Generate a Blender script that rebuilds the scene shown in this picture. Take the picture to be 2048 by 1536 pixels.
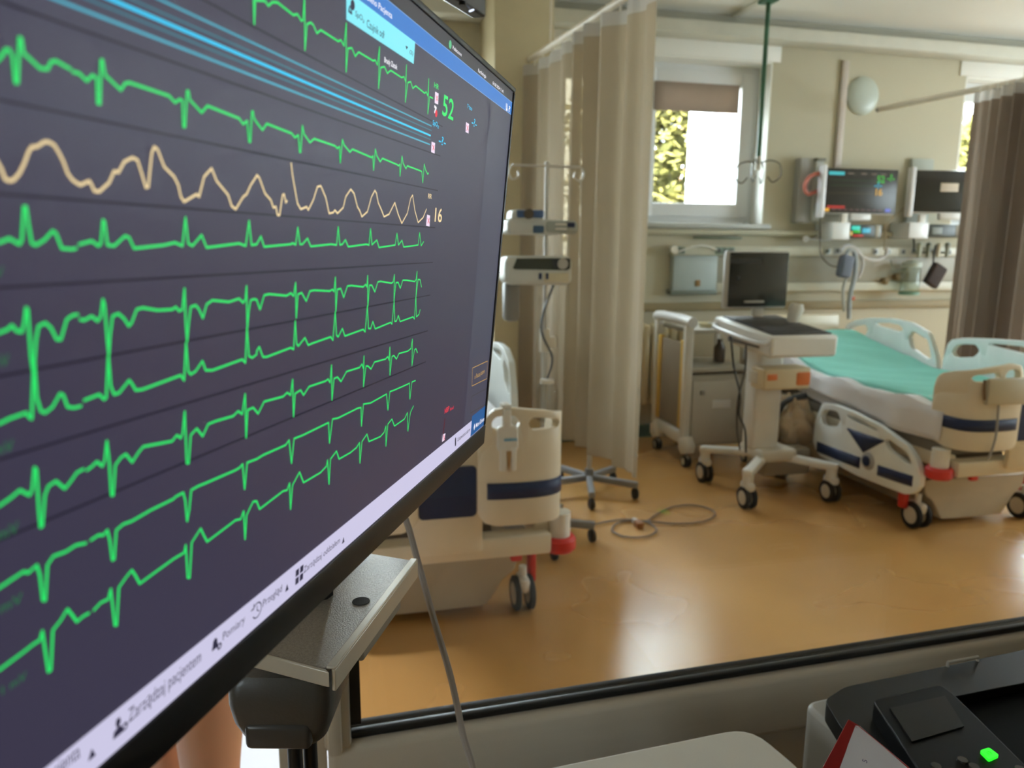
import bpy, bmesh, math, random
import numpy as np
from mathutils import Vector, Matrix
random.seed(7)
S = bpy.context.scene
for o in list(bpy.data.objects): bpy.data.objects.remove(o)
COL = S.collection

# ------------------------------------------------------------------ camera
F = 1475.0                                   # focal length in pixels of the 2048 x 1536 frame
PITCH, ROLL, YAW = [math.radians(a) for a in (10.42, 0.37, 13.53)]
cy, sy, cp, sp, cr, sr = math.cos(YAW), math.sin(YAW), math.cos(PITCH), math.sin(PITCH), math.cos(ROLL), math.sin(ROLL)
FW = np.array([sy*cp, cy*cp, -sp]); R0 = np.array([cy, -sy, 0]); U0 = np.cross(R0, FW)
RT = cr*R0 + sr*U0; UP = -sr*R0 + cr*U0
CAM = np.array([0, 0, 1.5])
cam = bpy.data.cameras.new('camera'); camo = bpy.data.objects.new('camera', cam); COL.objects.link(camo)
cam.sensor_fit = 'HORIZONTAL'; cam.sensor_width = 36; cam.lens = F/2048*36
cam.clip_start = .02; cam.clip_end = 200
m = Matrix.Identity(4)
for i in range(3):
    m[i][0], m[i][1], m[i][2], m[i][3] = RT[i], UP[i], -FW[i], CAM[i]
camo.matrix_world = m
S.camera = camo
cam.dof.use_dof = True; cam.dof.focus_distance = .54; cam.dof.aperture_fstop = 10.0
# ------------------------------------------------------------------ sky, sun, exposure
W = bpy.data.worlds.new('sky'); S.world = W; W.use_nodes = True
bg = W.node_tree.nodes['Background']; bg.inputs[0].default_value = (.80, .92, 1.0, 1); bg.inputs[1].default_value = 21.0
sun = bpy.data.lights.new('sun', 'SUN'); sun.energy = 230.0; sun.angle = math.radians(2); sun.color = (1, .93, .8)
suno = bpy.data.objects.new('sun', sun); COL.objects.link(suno)
suno.rotation_euler = (math.radians(40), 0, 0); suno.location = (0, -8, 12)
S.view_settings.view_transform = 'Standard'; S.view_settings.look = 'None'
S.view_settings.exposure = 0.17; S.view_settings.gamma = 1; S.view_settings.use_curve_mapping = False
cyc = S.cycles
cyc.max_bounces = 10; cyc.diffuse_bounces = 6; cyc.glossy_bounces = 4; cyc.transmission_bounces = 8; cyc.transparent_max_bounces = 12
cyc.sample_clamp_indirect = 3; cyc.caustics_reflective = False; cyc.caustics_refractive = False
cyc.use_denoising = True

# ------------------------------------------------------------------ places in the room from sight lines
def ray(x, y): return RT*(x-1024)/F - UP*(y-768)/F + FW
def dep(x, y, d): return CAM + ray(x, y)*d
def onz(x, y, z): r = ray(x, y); return CAM + r*((z-CAM[2])/r[2])
def ony(x, y, Y): r = ray(x, y); return CAM + r*(Y/r[1])
def onx(x, y, X): r = ray(x, y); return CAM + r*(X/r[0])

# ------------------------------------------------------------------ materials
def lin(c):
    out = []
    for v in c:
        v /= 255.0
        out.append(v/12.92 if v <= .04045 else ((v+.055)/1.055)**2.4)
    return (*out, 1.0)
MATS = {}
def P(name, rgb, rough=.5, metal=0., var=.08, scale=8., bump=0., bscale=60., spec=.5, emit=None, es=1., stretch=(1,1,1), coat=0.):
    if name in MATS: return MATS[name]
    m = bpy.data.materials.new(name); m.use_nodes = True; nt = m.node_tree; n = nt.nodes; L = nt.links
    b = n['Principled BSDF']; c = lin(rgb)
    b.inputs['Roughness'].default_value = rough; b.inputs['Metallic'].default_value = metal
    b.inputs['Specular IOR Level'].default_value = spec; b.inputs['Coat Weight'].default_value = coat
    tc = n.new('ShaderNodeTexCoord'); mp = n.new('ShaderNodeMapping'); mp.inputs['Scale'].default_value = stretch
    L.new(tc.outputs['Object'], mp.inputs[0])
    nz = n.new('ShaderNodeTexNoise'); nz.inputs['Scale'].default_value = scale; nz.inputs['Detail'].default_value = 3
    L.new(mp.outputs[0], nz.inputs['Vector'])
    mx = n.new('ShaderNodeMix'); mx.data_type = 'RGBA'
    mx.inputs['A'].default_value = tuple(v*(1-var) for v in c[:3])+(1,)
    mx.inputs['B'].default_value = tuple(min(1, v*(1+var)) for v in c[:3])+(1,)
    L.new(nz.outputs[0], mx.inputs['Factor']); L.new(mx.outputs['Result'], b.inputs['Base Color'])
    if bump:
        n2 = n.new('ShaderNodeTexNoise'); n2.inputs['Scale'].default_value = bscale; n2.inputs['Detail'].default_value = 4
        L.new(mp.outputs[0], n2.inputs['Vector'])
        bp = n.new('ShaderNodeBump'); bp.inputs['Strength'].default_value = bump; bp.inputs['Distance'].default_value = .01
        L.new(n2.outputs[0], bp.inputs['Height']); L.new(bp.outputs[0], b.inputs['Normal'])
    if emit:
        b.inputs['Emission Color'].default_value = lin(emit); b.inputs['Emission Strength'].default_value = es
    MATS[name] = m; return m
def cloth(name, rgb, trans=.35, rough=.9, tcol=None, var=.1, scale=6, sheer=0.):
    m = P(name, rgb, rough, var=var, scale=scale, spec=.1); nt = m.node_tree; n = nt.nodes; L = nt.links
    t = n.new('ShaderNodeBsdfTranslucent'); t.inputs[0].default_value = lin(tcol or rgb)
    mx = n.new('ShaderNodeMixShader'); mx.inputs[0].default_value = trans
    L.new(n['Principled BSDF'].outputs[0], mx.inputs[1]); L.new(t.outputs[0], mx.inputs[2])
    L.new(mx.outputs[0], n['Material Output'].inputs[0])
    if sheer:
        tr = n.new('ShaderNodeBsdfTransparent'); m2 = n.new('ShaderNodeMixShader'); m2.inputs[0].default_value = sheer; tr.inputs[0].default_value = lin(tcol or rgb)
        L.new(mx.outputs[0], m2.inputs[1]); L.new(tr.outputs[0], m2.inputs[2]); L.new(m2.outputs[0], n['Material Output'].inputs[0])
    return m
def glass(name, tint=(1,1,1), ior=1.45, rough=0.):
    m = bpy.data.materials.new(name); m.use_nodes = True; nt = m.node_tree; n = nt.nodes; L = nt.links
    n.remove(n['Principled BSDF'])
    t = n.new('ShaderNodeBsdfTransparent'); t.inputs[0].default_value = (*tint, 1)
    g = n.new('ShaderNodeBsdfGlossy'); g.inputs['Roughness'].default_value = rough
    lw = n.new('ShaderNodeLayerWeight'); lw.inputs[0].default_value = .5
    pw = n.new('ShaderNodeMath'); pw.operation = 'POWER'; pw.inputs[1].default_value = 5
    f0 = ((ior-1)/(ior+1))**2
    f = n.new('ShaderNodeMath'); f.operation = 'MULTIPLY_ADD'; f.inputs[1].default_value = 1-f0; f.inputs[2].default_value = f0
    L.new(lw.outputs['Facing'], pw.inputs[0]); L.new(pw.outputs[0], f.inputs[0])
    mx = n.new('ShaderNodeMixShader')
    L.new(f.outputs[0], mx.inputs[0]); L.new(t.outputs[0], mx.inputs[1]); L.new(g.outputs[0], mx.inputs[2])
    L.new(mx.outputs[0], n['Material Output'].inputs[0]); MATS[name] = m; return m
def E(name, rgb, es=1.):
    return P(name, (5,5,5), .4, var=0, emit=rgb, es=es, spec=.2)

# ------------------------------------------------------------------ mesh helpers
def V(p): return Vector((float(p[0]), float(p[1]), float(p[2])))
class MB:
    def __init__(s): s.bm = bmesh.new()
    def box(s, x0, x1, y0, y1, z0, z1, r=0., seg=2, M=None):
        T = Matrix.Translation(((x0+x1)/2, (y0+y1)/2, (z0+z1)/2)) @ Matrix.Diagonal((x1-x0, y1-y0, z1-z0, 1))
        g = bmesh.ops.create_cube(s.bm, size=1, matrix=T)['verts']
        if r:
            ed = list({e for v in g for e in v.link_edges})
            res = bmesh.ops.bevel(s.bm, geom=ed, offset=r, segments=seg, profile=.5, affect='EDGES', clamp_overlap=True)
            g = list({v for f in res['faces'] for v in f.verts} | {v for v in g if v.is_valid})
        if M is not None: bmesh.ops.transform(s.bm, matrix=M, verts=g)
        return s
    def cyl(s, p0, p1, r0, r1=None, n=16, caps=True):
        p0, p1 = V(p0), V(p1); d = p1-p0; r1 = r0 if r1 is None else r1
        M = Matrix.Translation((p0+p1)/2) @ d.to_track_quat('Z', 'Y').to_matrix().to_4x4()
        bmesh.ops.create_cone(s.bm, cap_ends=caps, segments=n, radius1=r0, radius2=r1, depth=d.length, matrix=M)
        return s
    def tube(s, pts, r, n=8, closed=False):
        pts = [V(p) for p in pts]; rings = []; N = len(pts); up = None
        for i, p in enumerate(pts):
            a = pts[(i-1) % N] if (i or closed) else pts[0]; b = pts[(i+1) % N] if (i < N-1 or closed) else pts[-1]
            t = (b-a).normalized()
            if up is None: up = Vector((0,0,1)) if abs(t.z) < .9 else Vector((1,0,0))
            x = t.cross(up).normalized(); up = x.cross(t).normalized()
            rr = r[i] if isinstance(r, (list, tuple)) else r
            rings.append([s.bm.verts.new(p + (x*math.cos(2*math.pi*k/n) + up*math.sin(2*math.pi*k/n))*rr) for k in range(n)])
        for i in range(N if closed else N-1):
            A, B = rings[i], rings[(i+1) % N]
            for k in range(n): s.bm.faces.new((A[k], A[(k+1) % n], B[(k+1) % n], B[k]))
        if not closed:
            s.bm.faces.new(rings[0][::-1]); s.bm.faces.new(rings[-1])
        return s
    def lathe(s, prof, c=(0,0,0), n=24, axis='Z'):
        Q = {'Z': Matrix.Identity(3), 'Y': Matrix.Rotation(-math.pi/2, 3, 'X'), 'X': Matrix.Rotation(math.pi/2, 3, 'Y')}[axis]
        rings = []
        for r, z in prof:
            if r < 1e-6: rings.append([s.bm.verts.new(V(c) + Q @ Vector((0,0,z)))])
            else: rings.append([s.bm.verts.new(V(c) + Q @ Vector((r*math.cos(2*math.pi*k/n), r*math.sin(2*math.pi*k/n), z))) for k in range(n)])
        for A, B in zip(rings, rings[1:]):
            if len(A) == 1 and len(B) == 1: continue
            for k in range(n):
                a, b = A[k % len(A)], A[(k+1) % len(A)]; c2, d = B[(k+1) % len(B)], B[k % len(B)]
                f = [a, b, c2, d]; f = [v for i, v in enumerate(f) if v not in f[:i]]
                if len(f) > 2: s.bm.faces.new(f)
        return s
    def prism(s, pts, vec):
        a = [s.bm.verts.new(V(p)) for p in pts]; b = [s.bm.verts.new(V(p)+V(vec)) for p in pts]
        s.bm.faces.new(a); s.bm.faces.new(b[::-1]); N = len(a)
        for i in range(N): s.bm.faces.new((a[i], b[i], b[(i+1) % N], a[(i+1) % N]))
        return s
    def grid(s, rows, wrap=False):
        vs = [[s.bm.verts.new(V(p)) for p in r] for r in rows]
        for A, B in zip(vs, vs[1:]):
            n = len(A)
            for k in range(n if wrap else n-1): s.bm.faces.new((A[k], A[(k+1) % n], B[(k+1) % n], B[k]))
        return s
    def ball(s, c, r, sx=1, sy=1, sz=1, u=16, v=10):
        bmesh.ops.create_uvsphere(s.bm, u_segments=u, v_segments=v, radius=r, matrix=Matrix.Translation(V(c)) @ Matrix.Diagonal((sx, sy, sz, 1))); return s
    def build(s, name, mat, parent=None, smooth=True, solid=0., off=0., sub=0, bevel=0., weld=False):
        if weld: bmesh.ops.remove_doubles(s.bm, verts=s.bm.verts, dist=1e-5)
        bmesh.ops.recalc_face_normals(s.bm, faces=s.bm.faces)
        me = bpy.data.meshes.new(name); s.bm.to_mesh(me); s.bm.free()
        me.materials.append(mat)
        if smooth and len(me.polygons):
            me.polygons.foreach_set('use_smooth', [True]*len(me.polygons)); me.set_sharp_from_angle(angle=math.radians(38))
        o = bpy.data.objects.new(name, me); COL.objects.link(o)
        if parent is not None: o.parent = parent
        if solid: md = o.modifiers.new('thick', 'SOLIDIFY'); md.thickness = solid; md.offset = off
        if bevel: md = o.modifiers.new('bevel', 'BEVEL'); md.width = bevel; md.segments = 2; md.limit_method = 'ANGLE'
        if sub: md = o.modifiers.new('sub', 'SUBSURF'); md.levels = sub; md.render_levels = sub
        return o
def tag(o, label, cat, group=None):
    o['label'] = label; o['category'] = cat
    if group: o['group'] = group
    return o
def thing(name, label, cat, loc=(0,0,0), rz=0., group=None):
    o = bpy.data.objects.new(name, None); COL.objects.link(o); o.location = V(loc); o.rotation_euler = (0, 0, rz); o.empty_display_size = .1
    return tag(o, label, cat, group)
def struct(o): o['kind'] = 'structure'; return o
def sempty(name, loc=(0,0,0), rz=0.):
    o = bpy.data.objects.new(name, None); COL.objects.link(o); o.location = V(loc); o.rotation_euler = (0,0,rz); return struct(o)
def catmull(pts, k=6, closed=False):
    pts = [np.array(p, float) for p in pts]; N = len(pts); out = []
    for i in range(N if closed else N-1):
        p0 = pts[(i-1) % N] if (closed or i) else pts[0]; p1 = pts[i]; p2 = pts[(i+1) % N]; p3 = pts[(i+2) % N] if (closed or i+2 < N) else pts[-1]
        for j in range(k):
            t = j/k; out.append(.5*((2*p1) + (p2-p0)*t + (2*p0-5*p1+4*p2-p3)*t*t + (3*p1-p0-3*p2+p3)*t**3))
    if not closed: out.append(pts[-1])
    return out
def rrect(x0, x1, y0, y1, r, k=4):
    out = []
    for cx, cy_, a0 in ((x1-r, y1-r, 0), (x0+r, y1-r, 90), (x0+r, y0+r, 180), (x1-r, y0+r, 270)):
        for i in range(k+1):
            a = math.radians(a0+90*i/k); out.append((cx+r*math.cos(a), cy_+r*math.sin(a)))
    return out

white = P('white_plastic', (226,222,212), .38)
cream = P('cream_plastic', (222,214,196), .42)
greyp = P('grey_plastic', (150,148,142), .45)
dark = P('dark_plastic', (24,24,26), .4)
black = P('black_plastic', (9,9,10), .45)
navy = P('navy_panel', (30,44,80), .45, spec=.3)
steel = P('brushed_steel', (206,206,204), .35, .3, bump=.05, stretch=(1,1,20))
red = P('red_plastic', (190,38,34), .4)
rubber = P('rubber', (26,25,25), .7)
hubm = P('pale_hub', (205,198,182), .45)
paint = P('white_paint', (244,243,238), .7, var=.02)

# ------------------------------------------------------------------ the room
YB = 5.43; ZC = 3.225; XL, XR, YF = -2.2, 8.2, -2.4
wallm = P('cream_wall_paint', (190,183,160), .75, var=.05, scale=1.3, bump=.03, bscale=90)
floorm = P('ochre_linoleum', (194,147,88), .34, var=.14, scale=1.6, spec=1.)
# worn, uneven polish of the linoleum
n = floorm.node_tree.nodes; L = floorm.node_tree.links; nr = n.new('ShaderNodeTexNoise'); nr.inputs['Scale'].default_value = 14
mr = n.new('ShaderNodeMapRange'); mr.inputs['To Min'].default_value = .19; mr.inputs['To Max'].default_value = .33
L.new(nr.outputs[0], mr.inputs[0]); L.new(mr.outputs[0], n['Principled BSDF'].inputs['Roughness'])
struct(MB().box(-.05, XR, YF, YB+.3, -.12, 0).box(XL, -.05, 2.855, YB+.3, -.12, 0).box(XL, -.05, YF, 1.045, -.12, 0).build('floor', floorm))
tilem = P('white_floor_tile', (232,236,246), .3, var=.03)
fe = struct(MB().box(XL, -.05, 1.045, 2.855, -.12, -.004).build('floor_entry', P('tile_grout', (180,182,186), .8)))
tm = MB().box(-.148, .148, -.148, .148, -.004, 0, .001, 1).build('tile', tilem, fe); tm.location = (-.2, 1.2, 0)
for i in range(7):
    for j in range(6):
        if i or j:
            c = tm.copy(); COL.objects.link(c); c.location = (-.2-.3*i, 1.2+.3*j, 0)
struct(MB().box(XL, XR, YF, YB+.3, ZC, ZC+.12).build('ceiling', paint))
def holed(name, mat, a0, a1, z0, z1, holes, fn):
    xs = sorted({a0, a1, *[h[0] for h in holes], *[h[1] for h in holes]}); zs = sorted({z0, z1, *[h[2] for h in holes], *[h[3] for h in holes]})
    b = MB()
    for xa, xb in zip(xs, xs[1:]):
        for za, zb in zip(zs, zs[1:]):
            if any(h[0] <= (xa+xb)/2 <= h[1] and h[2] <= (za+zb)/2 <= h[3] for h in holes): continue
            b.box(*fn(xa, xb), za, zb)
    return b.build(name, mat, smooth=False)
HL = [(-1.5, -.65, 1.2, 2.2)]  # unseen window, added and sized to brighten the desk side
struct(holed('wall_left', wallm, YF, YB+.3, -.1, ZC, HL, lambda a, b: (XL-.2, XL, a, b)))
struct(MB().box(XL-.15, XR+.15, YF-.15, YF, -.1, ZC+.1).build('wall_front', wallm))
HW = [(1.58, 2.18, 1.2, 2.93), (2.315, 3.37, 1.70, 2.93), (5.17, 6.2, 1.70, 2.93), (6.6, 7.9, .8, 2.93), (-.5, .8, 1.0, 2.93)]  # fourth opening is out of view, added and widened for more daylight
struct(holed('wall_back', wallm, XL, XR, -.1, ZC, HW, lambda a, b: (a, b, YB, YB+.3)))
HR = [(1.3, 4.0, .9, 2.8)]  # out-of-view opening put in to raise the light level of the ward
struct(holed('wall_right', wallm, YF, YB+.3, -.1, ZC, HR, lambda a, b: (XR, XR+.2, a, b)))
# light portals in the window openings (daylight only enters there)
def portal(name, loc, rot, sx, sz):
    l = bpy.data.lights.new(name, 'AREA'); l.shape = 'RECTANGLE'; l.size = sx; l.size_y = sz; l.cycles.is_portal = True
    o = bpy.data.objects.new(name, l); COL.objects.link(o); o.location = loc; o.rotation_euler = rot
for h in HW: portal('daylight_portal', ((h[0]+h[1])/2, YB+.28, (h[2]+h[3])/2), (-math.pi/2, 0, 0), h[1]-h[0], h[3]-h[2])
for h in HR: portal('daylight_portal', (XR+.19, (h[0]+h[1])/2, (h[2]+h[3])/2), (0, math.pi/2, 0), h[3]-h[2], h[1]-h[0])
for h in HL: portal('daylight_portal', (XL-.19, (h[0]+h[1])/2, (h[2]+h[3])/2), (0, -math.pi/2, 0), h[3]-h[2], h[1]-h[0])
pvc = P('white_window_plastic', (232,234,236), .35, var=.02)
paneg = glass('window_glass', (.97,.98,.97))
def window(name, h, axis='y', sash=.105):
    w = sempty(name)
    a0, a1, z0, z1 = h; f = (lambda a, b, d0, d1: (a, b, YB+d0, YB+d1)) if axis == 'y' else ((lambda a, b, d0, d1: (XR+d0, XR+d1, a, b)) if axis == 'x' else (lambda a, b, d0, d1: (XL-d1, XL-d0, a, b)))
    def ring(nm, a0, a1, z0, z1, t, d0, d1, mat):
        b = MB(); b.box(*f(a0, a0+t, d0, d1), z0, z1, .006); b.box(*f(a1-t, a1, d0, d1), z0, z1, .006)
        b.box(*f(a0+t, a1-t, d0, d1), z0, z0+t, .006); b.box(*f(a0+t, a1-t, d0, d1), z1-t, z1, .006); return b.build(nm, mat, w)
    ring('frame', a0, a1, z0, z1, .07, .17, .25, pvc)
    ring('sash', a0+.06, a1-.06, z0+.06, z1-.06, sash, .15, .23, pvc)
    MB().box(*f(a0+.12, a1-.12, .185, .2), z0+.12, z1-.12).build('pane', paneg, w)
    # painted plaster reveal
    b = MB(); t = .012
    b.box(*f(a0, a0+t, .0, .18), z0, z1); b.box(*f(a1-t, a1, .0, .18), z0, z1); b.box(*f(a0, a1, .0, .18), z1-t, z1)
    b.build('reveal', paint, w, smooth=False)
    MB().box(*f(a0-.02, a1+.06, -.03, .18), z0-.035, z0+.004, .006).build('sill', P('grey_sill', (186,188,184), .45), w)
    return w
for i, h in enumerate(HW): window('window_%d' % (i+1), h)
for i, h in enumerate(HR): window('window_%d' % (i+6), h, 'x')
for i, h in enumerate(HL): window('window_%d' % (i+7), h, 'l')
# lintels above the windows, cornice, pillar, low duct, skirting
tr = struct(MB().box(1.47, 3.43, YB-.012, YB, 2.93, 3.05, .003).build('trim_1', paint))
struct(MB().box(5.1, 6.3, YB-.012, YB, 2.93, 3.05, .003).build('trim_2', paint))
struct(MB().box(XL, XR, YB-.05, YB, ZC-.09, ZC, .01).build('trim_3', P('grey_cornice', (176,174,162), .7)))
struct(MB().box(XL, XR, YB-.18, YB, 3.045, ZC-.09, .006).build('trim_4', P('beam_paint', (206,204,192), .7)))
struct(MB().box(1.06, 1.46, 4.95, YB, 0, ZC, .01).build('pillar', P('beige_pillar_paint', (196,184,152), .75, bump=.03)))
struct(MB().box(XL, XR, YB-.03, YB, .0, .1, .004).build('baseboard_back', P('green_skirting', (58,84,66), .5)))
struct(MB().box(2.2, XR, YB-.035, YB, 1.02, 1.085, .006).build('trim_5', P('wall_bumper_rail', (150,136,104), .6)))

# ------------------------------------------------------------------ glazed partition between the desk and the ward
pt = sempty('window_9', (0, .92, 0), math.radians(1.58))
G0, GT = .88, 2.45
MB().box(0.0, 3.4, .0, .008, G0-.02, GT+.02).build('glass_pane', glass('partition_glass', (.985,.99,.985), 1.4), pt)
gask = P('black_gasket', (12,11,10), .45)
b = MB(); b.box(0, 3.4, -.014, -.002, G0-.026, G0-.015, .003); b.box(0, .014, -.02, -.002, G0, GT); b.build('gasket', gask, pt)
MB().box(0, 3.4, .009, .024, G0-.05, G0-.021, .003).build('glazing_bead', P('dark_bead', (44,38,30), .6, spec=.2), pt)
frm = P('greyed_white_frame', (212,199,180), .4, var=.05, stretch=(1,8,8))
b = MB(); b.box(-.03, 3.4, -.03, .022, G0-.125, G0-.026, .01, 3); b.build('bottom_rail', frm, pt)
b = MB(); b.box(-.034, .0, -.028, .06, G0-.03, GT, .006); b.box(-.03, -.012, -.04, -.02, G0-.03, GT, .005); b.build('jamb', frm, pt)
MB().box(-.092, 3.4, -.012, .03, 0, G0-.125).build('lower_panel', P('partition_panel', (186,178,164), .6), pt)
MB().box(-.092, -.032, -.02, .06, G0-.125, GT, .004).build('post', frm, pt)
MB().box(-.092, 3.4, -.02, .06, GT, ZC).build('header', wallm, pt)
MB().box(3.4, 8.2, -.02, .06, 0, ZC).build('side_panel', wallm, pt)
MB().box(-2.25, -1.25, -.02, .06, 0, ZC).build('entry_panel', wallm, pt)
MB().box(-1.25, -.092, -.02, .06, 2.2, ZC).build('entry_header', wallm, pt)
# unseen lamp, added over the entry to brighten its white floor
lt = thing('entry_fill_lamp', 'added round white downlight, out of view, brightening the tiled entry', 'lamp', (-.55, 2.0, ZC))
MB().lathe([(0,-.012),(.1,-.012),(.125,-.02),(.13,0),(0,0)]).build('housing', white, lt)
MB().lathe([(0,-.016),(.095,-.016),(.095,-.012),(0,-.012)]).build('diffuser', E('fill_lamp_glow', (255,255,255), 12), lt)
sl = bpy.data.lights.new('entry_fill_spot', 'SPOT'); sl.energy = 260; sl.spot_size = math.radians(42); sl.spot_blend = .5; sl.shadow_soft_size = .09; sl.color = (.93,.96,1)
so = bpy.data.objects.new('entry_fill_spot', sl); COL.objects.link(so); so.parent = lt; so.location = (0, 0, -.03)

# ------------------------------------------------------------------ outside the windows
gnd = struct(MB().box(-40, 60, YB+.3, 60, -.6, -.5).build('ground', P('pale_paving', (222,218,208), .9, var=.1, scale=.6)))
b = MB(); xw = ony(1432, 300, 6.6)[0]; b.box(xw, xw+1.1, 6.6, 7.2, -.5, 7, .01)
tag(b.build('outdoor_column', P('white_render', (245,246,248), .8)), 'plain white rendered column standing outside the small square window', 'column')
leafm = cloth('sunlit_leaf', (86,86,52), .5, .6, (100,98,56), var=.6, scale=9)
barkm = P('bark', (88,74,58), .9, bump=.3)
def tree(loc, h, r, n, label, seed):
    rnd = random.Random(seed); t = thing('garden_tree', label, 'tree', loc, group='trees outside the windows')
    b = MB(); b.tube([(0,0,0),(.05,0,h*.35),(-.04,.05,h*.7),(.02,0,h*1.15)], [.14,.11,.08,.03], 8)
    ends = []
    for k in range(30):
        a = rnd.uniform(0, 6.28); z = h*rnd.uniform(.45, 1.0); q = r*rnd.uniform(.5, 1)
        e = (q*math.cos(a), q*math.sin(a), z+rnd.uniform(.1, .6)); ends.append(e)
        b.tube([(0,0,z-.15), (e[0]*.5, e[1]*.5, z+.12), e], [.05,.035,.012], 5)
    b.build('trunk', barkm, t)
    b = MB()
    for k in range(n):
        c = rnd.choice(ends); v = Vector((rnd.gauss(0,.36), rnd.gauss(0,.36), rnd.gauss(0,.22)))
        p = Vector(c)+v; d = Vector((rnd.uniform(-1,1), rnd.uniform(-1,1), rnd.uniform(-.6,.6))).normalized(); s = rnd.uniform(.05,.095)
        x = d.cross(Vector((rnd.uniform(-1,1), rnd.uniform(-1,1), 1))).normalized()
        vs = [b.bm.verts.new(p+q) for q in (-d*s*1.5, x*s*.7, d*s*1.5, -x*s*.7)]; b.bm.faces.new(vs)
    f = b.build('foliage', leafm, t, smooth=False); f['kind'] = 'stuff'
tree((5.9, 12.2, -.5), 3.9, 1.9, 22000, 'yellow-green leafy tree filling the small square window', 3)
tree((11.9, 12.6, -.5), 3.8, 1.4, 9000, 'yellow-green leafy tree seen in the bright sliver beside the right curtain', 5)
# ------------------------------------------------------------------ central-station monitor in the foreground
nrm = lambda v: v/np.linalg.norm(v)
eu = nrm(ray(1372, 492)); ev = -nrm(ray(390, 7500)); ev = nrm(ev-(ev@eu)*eu); en = np.cross(eu, ev)      # right, up, towards the viewer
KM = .624; TR = CAM + ray(1029, 176)*KM                  # top right outer corner
def scr(x, y):                                           # sight line -> (u, v) on the screen plane, from the top right corner
    r = ray(x, y); q = CAM + r*(en@(TR-CAM)/(en@r)) - TR
    return float(q@eu), float(q@ev)
MW, MH = .5378, .314
mon = thing('desktop_monitor', 'large black desktop monitor showing green heart traces in the foreground', 'monitor')
mm = Matrix.Identity(4)
for i in range(3): mm[i][0], mm[i][1], mm[i][2], mm[i][3] = eu[i], -en[i], ev[i], TR[i]
mon.matrix_world = mm                                    # local: x right, y into the monitor, z up, origin at the top right corner
SB = -.2955; ST = -.004; SL, SR = -MW+.004, -.0045       # picture area
bez = P('monitor_bezel', (17,16,16), .42)
b = MB(); b.box(-MW, 0, .002, .016, -MH, 0, .003); b.box(-MW+.03, -.03, .014, .045, -MH+.03, -.03, .012)
b.build('back_shell', bez, mon)
b = MB(); b.box(-MW, 0, -.0015, .004, -MH, SB, .0012); b.box(-MW, 0, -.0015, .004, ST, 0, .0012); b.box(SR, 0, -.0015, .004, SB, ST, .0012); b.box(-MW, SL, -.0015, .004, SB, ST, .0012)
b.build('bezel', bez, mon)
scm = P('screen_panel', (10,10,12), .38, var=0, emit=(60,56,76), es=.85, spec=.28)
b = MB(); b.box(SL, SR, 0, .003, SB, ST); screen = b.build('screen', scm, mon, smooth=False)
def quadp(pts, y, name, mat):                            # flat picture element on the screen, corners as sight lines
    b = MB(); vs = []
    for p in pts:
        u, v = scr(*p); vs.append(b.bm.verts.new((max(SL, min(SR, u)), y, max(SB, min(ST, v)))))
    b.bm.faces.new(vs); return b.build(name, mat, screen, smooth=False)
def rectuv(u0, u1, v0, v1, y, name, mat):
    b = MB(); b.bm.faces.new([b.bm.verts.new(p) for p in ((u0,y,v0),(u1,y,v0),(u1,y,v1),(u0,y,v1))]); return b.build(name, mat, screen, smooth=False)
def stroke(uv, w, y, name, mat):
    b = MB()
    for (a, c), (d, e) in zip(uv, uv[1:]):
        L_ = math.hypot(d-a, e-c)
        if L_ < 1e-7: continue
        nx, nz = -(e-c)/L_*w/2, (d-a)/L_*w/2
        b.bm.faces.new([b.bm.verts.new(p) for p in ((a-nx,y,c-nz),(d-nx,y,e-nz),(d+nx,y,e+nz),(a+nx,y,c+nz))])
    for (a, c) in uv:
        b.bm.faces.new([b.bm.verts.new((a+w/2*math.cos(k*math.pi/4), y-.00002, c+w/2*math.sin(k*math.pi/4))) for k in range(8)])
    return b.build(name, mat, screen, smooth=False)
def clipuv(uv): return [(max(SL+.0005, min(SR-.0005, u)), max(SB+.0005, min(ST-.0005, v))) for u, v in uv]
def text_mesh(s, bold=0.):
    cu = bpy.data.curves.new('t', 'FONT'); cu.body = s; cu.size = 1; cu.offset = bold; cu.resolution_u = 3
    o = bpy.data.objects.new('t', cu); COL.objects.link(o); bpy.context.view_layer.update()
    me = bpy.data.meshes.new_from_object(o.evaluated_get(bpy.context.evaluated_depsgraph_get()))
    bpy.data.objects.remove(o); bpy.data.curves.remove(cu); return me
def stext(s, p0, p1, top, mat, bold=0.01, name='caption', y=-.0004):
    """text on the screen: baseline from sight line p0 to p1, capitals as high as p0..top"""
    me = text_mesh(s, bold); xs = [v.co.x for v in me.vertices]; x0, x1 = min(xs), max(xs)
    (u0, v0), (u1, v1) = scr(*p0), scr(*p1); ht = scr(*top)[1]-v0
    v0 = (v0+v1)/2
    for v in me.vertices:
        v.co = ((v.co.x-x0)/(x1-x0)*(u1-u0)+u0, y, v.co.y/.72*ht+v0)
    me.materials.append(mat); o = bpy.data.objects.new(name, me); COL.objects.link(o); o.parent = screen; return o
GRN = E('trace_green', (38,226,104), 1.0); GRD = E('trace_green_dim', (40,120,70), .8); CRM = E('trace_cream', (240,214,160), 1.0)
CYA = E('trace_cyan', (40,200,245), 1.0); CYD = E('trace_cyan_dim', (54,118,136), .9); CYM = E('trace_cyan_mid', (70,170,195), .9)
LNE = E('grid_line', (36,34,50), .6); WHT = E('screen_white', (212,208,238), .82); TXD = P('screen_dark_text', (26,22,40), .6, emit=(60,56,84), es=.5)
TXW = E('screen_white_text', (240,238,246), 1.0); BLU = E('header_blue', (52,120,200), .95); ALR = E('alert_cyan', (128,226,240), 1.0)
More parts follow.
